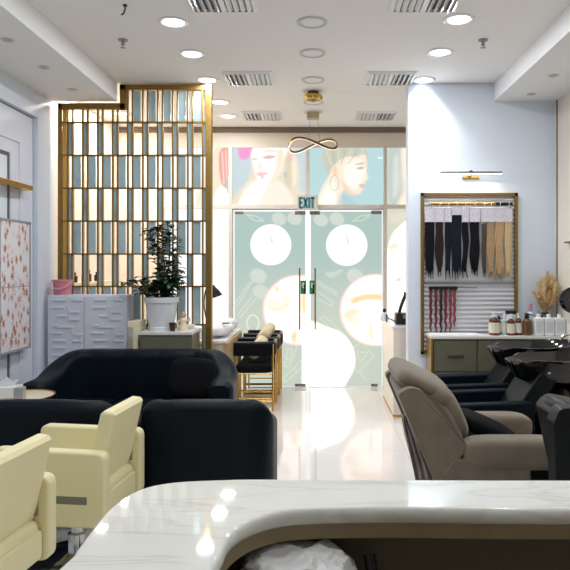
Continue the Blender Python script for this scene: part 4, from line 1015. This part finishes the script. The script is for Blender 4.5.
mt = Matrix.Rotation(math.radians(-16), 4, 'X') @ Matrix.Rotation(math.radians(4), 4, 'Y')
pc = MB().sq((X(193, 5.5), 5.50, .655), (.43, .12, .36), .55, .45, 28, 16, mtx=mt)
tag(obj('throw_pillow', pc, M_black), 'square black pillow leaning on the right side of the sofa back', 'pillow')

# ------------------------------------------------------------- two tub armchairs, backs to the camera
def armchair(x0, x1, lb):
    r = thing('tub_armchair', lb, 'armchair', ((x0+x1)/2, 4.2, 0), 'navy tub armchairs')
    obj('back_and_arms', tub(MB(), x0, x1, 3.88, 4.5, .27, .15, .05, lambda s: .80-.012*sm(.1, .4, s)-.19*sm(.40, .80, s)), M_navy, r)
    obj('seat_cushion', MB().sq(((x0+x1)/2, 4.26, .38), (x1-x0-.29, .5, .17), .4, .35, 30, 12), M_navy, r)
    obj('base', B(x0+.12, x1-.12, 4.02, 4.46, .05, .31, bev=.02), M_navy, r)
    for x in (x0+.09, x1-.09): 
        for y in (4.12, 4.44): obj('foot', MB().cyl((x, y, 0), (x, y, .07), .02), M_blackp, r)
    return r
armchair(X(134, 3.95), X(273, 4.02), 'dark navy tub armchair seen from behind, beside the walkway')
armchair(-2.36, X(124, 3.95), 'dark navy tub armchair seen from behind, at the left by the wall')

# ------------------------------------------------------------- round side table and tissue box
tx, ty, tz, tr = -2.29, 4.83, .635, .245
tb = thing('side_table', 'round marble side table with gold rim in front of the sofa arm', 'table', (tx, ty, 0))
obj('table_top', MB().lathe([(.001, tz-.03), (tr-.01, tz-.03), (tr-.01, tz), (.001, tz)], (tx, ty, 0), 48), mat('pale_stone', (226, 214, 190), .18, var=(5, .08)), tb)
obj('gold_rim', MB().lathe([(tr-.012, tz-.035), (tr, tz-.035), (tr, tz+.008), (tr-.012, tz+.008), (tr-.012, tz-.035)], (tx, ty, 0), 48), M_brass, tb)
for k in range(3):
    a = k*2*PI/3+.4; obj('leg', MB().cyl((tx+.12*math.cos(a), ty+.12*math.sin(a), tz-.03), (tx+.19*math.cos(a), ty+.19*math.sin(a), 0), .009), M_brass, tb)
tq = Vector((X(8, 4.8), 4.8, tz+.001))
ts = thing('tissue_box', 'white tissue box with a tissue sticking out on the round table', 'tissue box', tq)
obj('box', MB().box(-.1, .1, -.06, .06, 0, .085, bev=.006, mtx=Matrix.Translation(tq) @ Matrix.Rotation(.3, 4, 'Z')), M_whiteg, ts)
obj('tissue', MB().prism([(-.06, 0), (.05, 0), (.075, .05), (.03, .035), (-.01, .075), (-.05, .04)], 'y', -.006, .006, bev=.003, mtx=Matrix.Translation(tq+Vector((0, 0, .084))) @ Matrix.Rotation(.3, 4, 'Z')), M_towel, ts)
tp_ = MB().box(X(20.5, 4.7)-.035, X(20.5, 4.7)+.035, 4.66, 4.72, tz, tz+.1, bev=.004)
tag(obj('card_holder', tp_, mat('clear_grey', (176, 178, 180), .15)), 'small grey card holder on the round table beside the tissue box', 'holder')

# ------------------------------------------------------------- cream styling chairs
def styling_chair():
    r = thing('styling_chair', 'x', 'chair', (0, 0, 0), 'cream styling chairs')
    for s in (-1, 1):
        y0, y1 = sorted((s*.275, s*.20))
        a_ = MB(); a_.prism(smooth_round([(-.34, .30), (.285, .30), (.285, .69), (-.34, .70)], .05), 'y', y0, y1, bev=.016)
        ar = obj('arm', a_, M_creaml, r)
        yy = s*.276
        obj('steel_inlay', B(-.26, .19, min(yy, yy-s*.01), max(yy, yy-s*.01), .425, .465), M_steel, ar)
    obj('seat', B(-.34, .25, -.2, .2, .33, .5, bev=.035, seg=3), M_creaml, r)
    bk = MB(); bk.prism([(.115, .47), (.20, .455), (.235, .56), (.305, .865), (.292, .885), (.245, .89), (.225, .875), (.15, .58)], 'y', -.205, .205, bev=.02)
    obj('backrest', bk, M_creaml, r)
    h_ = MB()
    for s in (-1, 1): h_.box(.17, .235, s*.2-.008, s*.2+.008, .51, .63, bev=.003)
    obj('hinge_plate', h_, M_steel, r)
    obj('rear_panel', B(.17, .262, -.2, .2, .32, .455, bev=.02), M_creaml, r)
    obj('column', MB().lathe([(.05, .05), (.05, .16), (.034, .17), (.034, .33), (.001, .33)], (0, 0, 0), 24), M_chrome, r)
    obj('base_plate', MB().lathe([(.001, 0), (.28, 0), (.28, .012), (.1, .04), (.06, .06), (.001, .06)], (0, 0, 0), 40), M_chrome, r)
    f_ = MB().tube(smooth_open([(-.2, -.12, .32), (-.4, -.12, .2), (-.46, -.1, .15), (-.47, 0, .14), (-.46, .1, .15), (-.4, .12, .2), (-.2, .12, .32)], 5), .014, 8); obj('footrest', f_, M_blackp, r)
    obj('pedal', MB().tube([(.04, -.04, .08), (.16, -.14, .1), (.24, -.2, .09)], .013, 8), M_blackp, r)
    return r
def smooth_round(pts, r, n=5):
    out = []; L = len(pts)
    for i in range(L):
        p = Vector(pts[i]); a = (Vector(pts[i-1])-p).normalized(); b = (Vector(pts[(i+1) % L])-p).normalized()
        s_, e_ = p+a*r, p+b*r
        for j in range(n+1):
            t = j/n; out.append((1-t)**2*s_+2*t*(1-t)*p+t*t*e_)
    return [(v.x, v.y) for v in out]
chA = styling_chair(); chA.location = (-1.335, 3.47, 0); chA.rotation_euler = (0, 0, math.radians(-6)); chA['label'] = 'cream leather styling chair beyond, showing its side arm and steel strip'
chB = copy_tree(chA, label='cream leather styling chair nearest the camera, cut by the left photo edge', loc=(-1.525, 2.66, 0), rz=math.radians(-7))

# ------------------------------------------------------------- shampoo units
def shampoo_unit():
    r = thing('shampoo_chair', 'x', 'salon chair', (0, 0, 0), 'navy shampoo chairs')
    for s in (-1, 1):
        y0, y1 = sorted((s*.275, s*.19))
        obj('arm', MB().prism(smooth_round([(-.30, .16), (.30, .16), (.30, .675), (-.30, .655)], .05), 'y', y0, y1, bev=.018), M_navy, r)
    obj('seat', B(-.3, .25, -.19, .19, .2, .48, bev=.05, seg=3), M_navy, r)
    bk = MB().prism(smooth_round([(.08, .44), (.21, .40), (.50, .83), (.44, .90), (.37, .88)], .03), 'y', -.2, .2, bev=.025); obj('backrest', bk, M_navyb, r)
    obj('base', B(-.24, .2, -.2, .2, 0, .18, bev=.01), M_blackp, r)
    ped = MB(); ped.prism([(.46, 0), (.98, 0), (1.0, .8), (.80, .86), (.62, .8), (.54, .55)], 'y', -.2, .2, bev=.03); obj('pedestal', ped, M_gloss, r)
    bowl = MB(); rings = []
    prof = [(1.0, .0), (1.02, .03), (.97, .035), (.88, -.02), (.6, -.1), (.15, -.12)]
    def bw(u, k, z):
        x = math.cos(u)*.42*k; y = math.sin(u)*.265*k; return Vector((.60+x, y, .93+z+.035*max(0, x/.42)+(.0 if x > -.3 else -.02)))
    for k, z in [(.3, -.2), (.62, -.17), (.86, -.1)]+prof: rings.append([bw(2*PI*i/36, k, z) for i in range(36)])
    obj('basin', MB().loft(rings), M_gloss, r)
    tpm = MB(); tpm.cyl((.93, .0, .96), (.93, 0, 1.02), .022); tpm.tube(smooth_open([(.93, 0, 1.0), (.9, 0, 1.05), (.84, 0, 1.04), (.8, 0, 1.0)], 5), .012, 8); tpm.box(.9, .97, .05, .1, .96, 1.0, bev=.008); obj('tap', tpm, M_chrome, r)
    obj('neck_rest', MB().sq((.235, 0, .93), (.09, .22, .04), .7, .6, 18, 8), M_blackp, r)
    return r
sh1 = shampoo_unit(); sh1.location = (1.33, 5.42, 0); sh1['label'] = 'navy shampoo chair with black basin, farther one beside the olive cabinet'
copy_tree(sh1, label='navy shampoo chair with black basin, nearer one behind the recliner', loc=(1.27, 4.71, 0))

# ------------------------------------------------------------- taupe recliner
rc = thing('recliner', 'taupe fabric recliner with padded headrest facing right beside the walkway', 'recliner', (.95, 3.95, 0))
yn, yf_ = 3.58, 4.36
obj('backrest', MB().prism(smooth_round([(.49, .90), (.57, .95), (.70, .90), (.80, .78), (.885, .62), (.82, .48), (.70, .42)], .045), 'y', yn+.09, yf_-.09, bev=.05, seg=4), M_fabric, rc)
for s in (0, 1):
    a, b = (yn+.02, yn+.10) if s == 0 else (yf_-.10, yf_-.02)
    obj('side_wing', MB().prism(smooth_round([(.475, .905), (.545, .945), (.61, .93), (.70, .83), (.86, .64), (.875, .60), (.80, .47), (.69, .40)], .025), 'y', a, b, bev=.022), M_fabric, rc)
for (c, s_) in (((.61, 3.97, .945), (.27, .62, .14)), ((.71, 3.97, .87), (.19, .60, .19))):
    obj('headrest', MB().sq(c, s_, .75, .35, 36, 16, mtx=Matrix.Rotation(.45, 4, 'Y')), M_fabric, rc)
obj('back_cushion', MB().sq((.80, 3.97, .73), (.2, .56, .36), .6, .4, 30, 16, mtx=Matrix.Rotation(.42, 4, 'Y').inverted()), M_fabric, rc)
for a, b in ((yn, yn+.18), (yf_-.18, yf_)):
    obj('arm_pad', MB().sq(((.87+1.46)/2, (a+b)/2, .555), (.62, .19, .175), .55, .35, 36, 14), M_fabric, rc)
    sd = MB().prism(smooth_round([(.70, .06), (1.42, .06), (1.44, .53), (.80, .53), (.70, .40)], .03), 'y', a+.015, b-.015, bev=.015); obj('side_panel', sd, M_fabric, rc)
obj('seat_cushion', B(.78, 1.42, yn+.18, yf_-.18, .2, .42, bev=.06, seg=4), M_fabric, rc)
obj('base', B(.74, 1.36, yn+.1, yf_-.1, 0, .1), M_blackp, rc)
obj('lever_recess', B(X(531, yn), X(550, yn), yn+.008, yn+.03, Z(481, yn), Z(471, yn), bev=.008), M_blackp, rc)
bp = MB().sq((1.09, 3.97, .615), (.42, .36, .12), .7, .6, 28, 14, mtx=Matrix.Rotation(.42, 4, 'Y'))
tag(obj('black_cushion', bp, M_black), 'black cushion lying between the arms of the taupe recliner', 'cushion')
cx_ = lambda a, b, Y=3.66: (X(a, Y), Z(b, Y))
cl = MB(); rings = []
for (b, a0, a1) in ((416, 405.5, 408), (424, 405.5, 411), (436, 407.5, 416.5), (450, 411, 422), (464, 414.5, 428), (478, 417.5, 432), (500, 421, 436), (540, 424, 440)):
    r0 = []
    for k in range(16):
        t = k/15; x, z = cx_(a0+(a1-a0)*t, b); r0.append(Vector((x-.012, 3.66+.02*math.sin(t*15+b*.05)+.03*(1-t), z)))
    rings.append(r0+[v+Vector((0, .02, 0)) for v in r0[::-1]])
cl.loft(rings); tag(obj('hanging_cloth', cl, M_cloth), 'grey pink cloth hanging below the leaning back of the recliner', 'cloth')

# ------------------------------------------------------------- navy chair in the right foreground
nc = thing('lounge_chair', 'dark blue leather chair cut by the right photo edge', 'chair', (1.4, 2.9, 0))
fx = lambda a: X(a, 3.12); fz = lambda b: Z(b, 3.12)
nx = lambda a: X(a, 2.66); nz = lambda b: Z(b, 2.66)
obj('backrest', MB().prism(smooth_round([(fx(535), fz(404)), (fx(541), fz(395.5)), (fx(560), fz(397)), (fx(590), fz(430)), (fx(620), fz(520)), (fx(568), fz(545)), (fx(552), fz(482))], .014), 'y', 2.76, 3.12, bev=.03, seg=4), M_navyb, nc)
obj('headrest', MB().sq((fx(553)+.01, 2.96, fz(400.5)), (.17, .34, .085), .7, .5, 30, 14, mtx=Matrix.Rotation(.2, 4, 'Y')), M_navyb, nc)
pn = smooth_round([(nx(554), nz(424)), (nx(559), nz(411)), (nx(563), nz(408.5)), (1.7, nz(404)), (1.7, .12), (nx(566), .12), (nx(556), nz(482))], .01)
obj('side_panel', MB().prism(pn, 'y', 2.66, 2.75, bev=.012), M_navyb, nc)
obj('side_panel', MB().prism([(x+.22, z-.08) for x, z in pn], 'y', 3.13, 3.21, bev=.012), M_navyb, nc)
obj('seat', B(1.42, 1.9, 2.76, 3.12, .25, .5, bev=.05, seg=3), M_navyb, nc)
obj('base', B(1.3, 1.8, 2.72, 3.14, 0, .14), M_blackp, nc)

# ------------------------------------------------------------- reception counter
cH = 1.155; dH = EYE-cH
def cp2(px, py): return ((px-VX)/(py-VY)*dH, dH*F/(py-VY))
outer = [(-.50, -.35), (-.50, .4)]+[cp2(*q) for q in ((60, 570), (81, 548), (104, 517), (122, 500), (140, 490), (160, 484.5), (186, 481.5), (225, 480), (272, 479.4))]+[(.45, 1.432), (1.5, 1.43)]
inner = [(1.5, 1.258), (.5, 1.258)]+[cp2(*q) for q in ((400, 508.5), (340, 509), (312, 509.8), (285, 511.8), (261, 517.5), (243, 526), (229, 539), (219, 560))]+[(-.19, .85), (-.21, .5), (-.21, -.35)]
def dens(pts):
    return [(v.x, v.y) for v in smooth_open([Vector(p) for p in pts], 5)]
O_, I_ = dens(outer), dens(inner)
ct = thing('reception_counter', 'curved white marble reception counter in the foreground', 'counter', (0, 1.34, 0))
def offs(pts, d):
    out = []
    for i, p in enumerate(pts):
        a = Vector(pts[max(i-1, 0)]); b = Vector(pts[min(i+1, len(pts)-1)]); t = (b-a).normalized(); n = Vector((t.y, -t.x)); out.append((p[0]+n.x*d, p[1]+n.y*d))
    return out
def bull(pts_o, pts_i, z0, z1, r, n=8):                            # slab with a half-round nose along both curved edges
    mb = MB(); m_ = 240
    def res(pts):
        P_ = [Vector(p) for p in pts]; L = [0]
        for a, b in zip(P_, P_[1:]): L.append(L[-1]+(b-a).length)
        out = []; k = 0
        for i in range(m_):
            d = L[-1]*i/(m_-1)
            while k < len(L)-2 and L[k+1] < d: k += 1
            out.append(P_[k].lerp(P_[k+1], (d-L[k])/max(1e-9, L[k+1]-L[k])))
        return out
    o_, i_ = res(pts_o), res(pts_i[::-1])
    def nrm(q, k): t = (q[min(k+1, m_-1)]-q[max(k-1, 0)]).normalized(); return Vector((-t.y, t.x))
    rings = []; zc, h = (z0+z1)/2, (z1-z0)/2
    for k in range(m_):
        no, ni = nrm(o_, k), -nrm(i_, k); rg = []
        for j in range(n+1):
            a = -PI/2+PI*j/n; p = o_[k]-no*r*(1-math.cos(a)); rg.append(Vector((p.x, p.y, zc+h*math.sin(a))))
        for j in range(n+1):
            a = PI/2-PI*j/n; p = i_[k]-ni*r*(1-math.cos(a)); rg.append(Vector((p.x, p.y, zc+h*math.sin(a))))
        rings.append(rg)
    return mb.loft(rings)
obj('counter_top', bull(offs(O_, -.010), I_, cH-.034, cH, .012), M_marble, ct, ang=60)
obj('apron', MB().prism(offs(O_, .035)+offs(I_, .010), 'z', cH-.064, cH-.033), M_apron, ct)
fo, fi = offs(O_, .04), offs(O_, .075)
obj('front_panel', MB().prism(fo+fi[::-1], 'z', 0, cH-.06), M_cfront, ct)
fi2 = offs(O_, .085)
obj('inner_panel', MB().prism(offs(O_, .0752)+fi2[::-1], 'z', .76, cH-.062), M_under, ct)
dko = offs(O_, .086)
obj('work_shelf', MB().prism(dko+[(1.5, .95), (.2, .95), (.05, .9), (.02, .7), (.02, -.35)], 'z', .73, .76), mat('work_shelf', (96, 88, 72), .5), ct)
obj('shelf_support', B(.0, .02, -.3, .7, 0, .73), M_under, ct)
# things under the counter
rnd = random.Random(3)
def crumple(p):
    k = noise.turbulence(p*14, 3, True)
    return Vector((p.x*(1.05-.22*k), p.y*(1.05-.25*k), p.z*(1.04-.12*k)))
bg = MB().sq((-.035, 1.24, .925), (.25, .19, .31), .45, .6, 90, 60, warp=crumple)
tag(obj('plastic_bag', bg, M_bag, ang=20), 'crumpled white plastic bag under the reception counter', 'bag')
bg2 = MB().sq((-.12, 1.02, .86), (.09, .10, .19), .6, .6, 20, 12)
tag(obj('black_pouch', bg2, M_blackp), 'black pouch beside the white plastic bag under the counter', 'pouch')
ir = thing('hair_straightener', 'black hair straightener leaning on the inside of the counter', 'hair tool', (.125, 1.2, .76))
obj('body', MB().tube([(.14, 1.12, .77), (.128, 1.2, .90), (.112, 1.30, 1.045)], [.02, .017, .012], 10), M_blackp, ir)
obj('hinge', MB().sq((.139, 1.125, .785), (.045, .045, .04), .8, .8, 14, 8), M_steel, ir)

# ------------------------------------------------------------- lamps added behind the screen to light the cream wall
for i, (y, lb) in enumerate(((6.85, 'added warm downlight behind the gold screen, nearer to it'), (7.65, 'added warm downlight behind the gold screen, nearer the storefront'))):
    o = copy_tree(du, label=lb, loc=(-2.4, y, CEIL))
    for ch_ in o.children:
        if ch_.name.startswith('lamp_lens'):
            ch_.data = ch_.data.copy(); ch_.data.materials[0] = mat('warm_lens', (255, 236, 210), .4, emit=5)
    lamp(o, 19, (1, .91, .80))
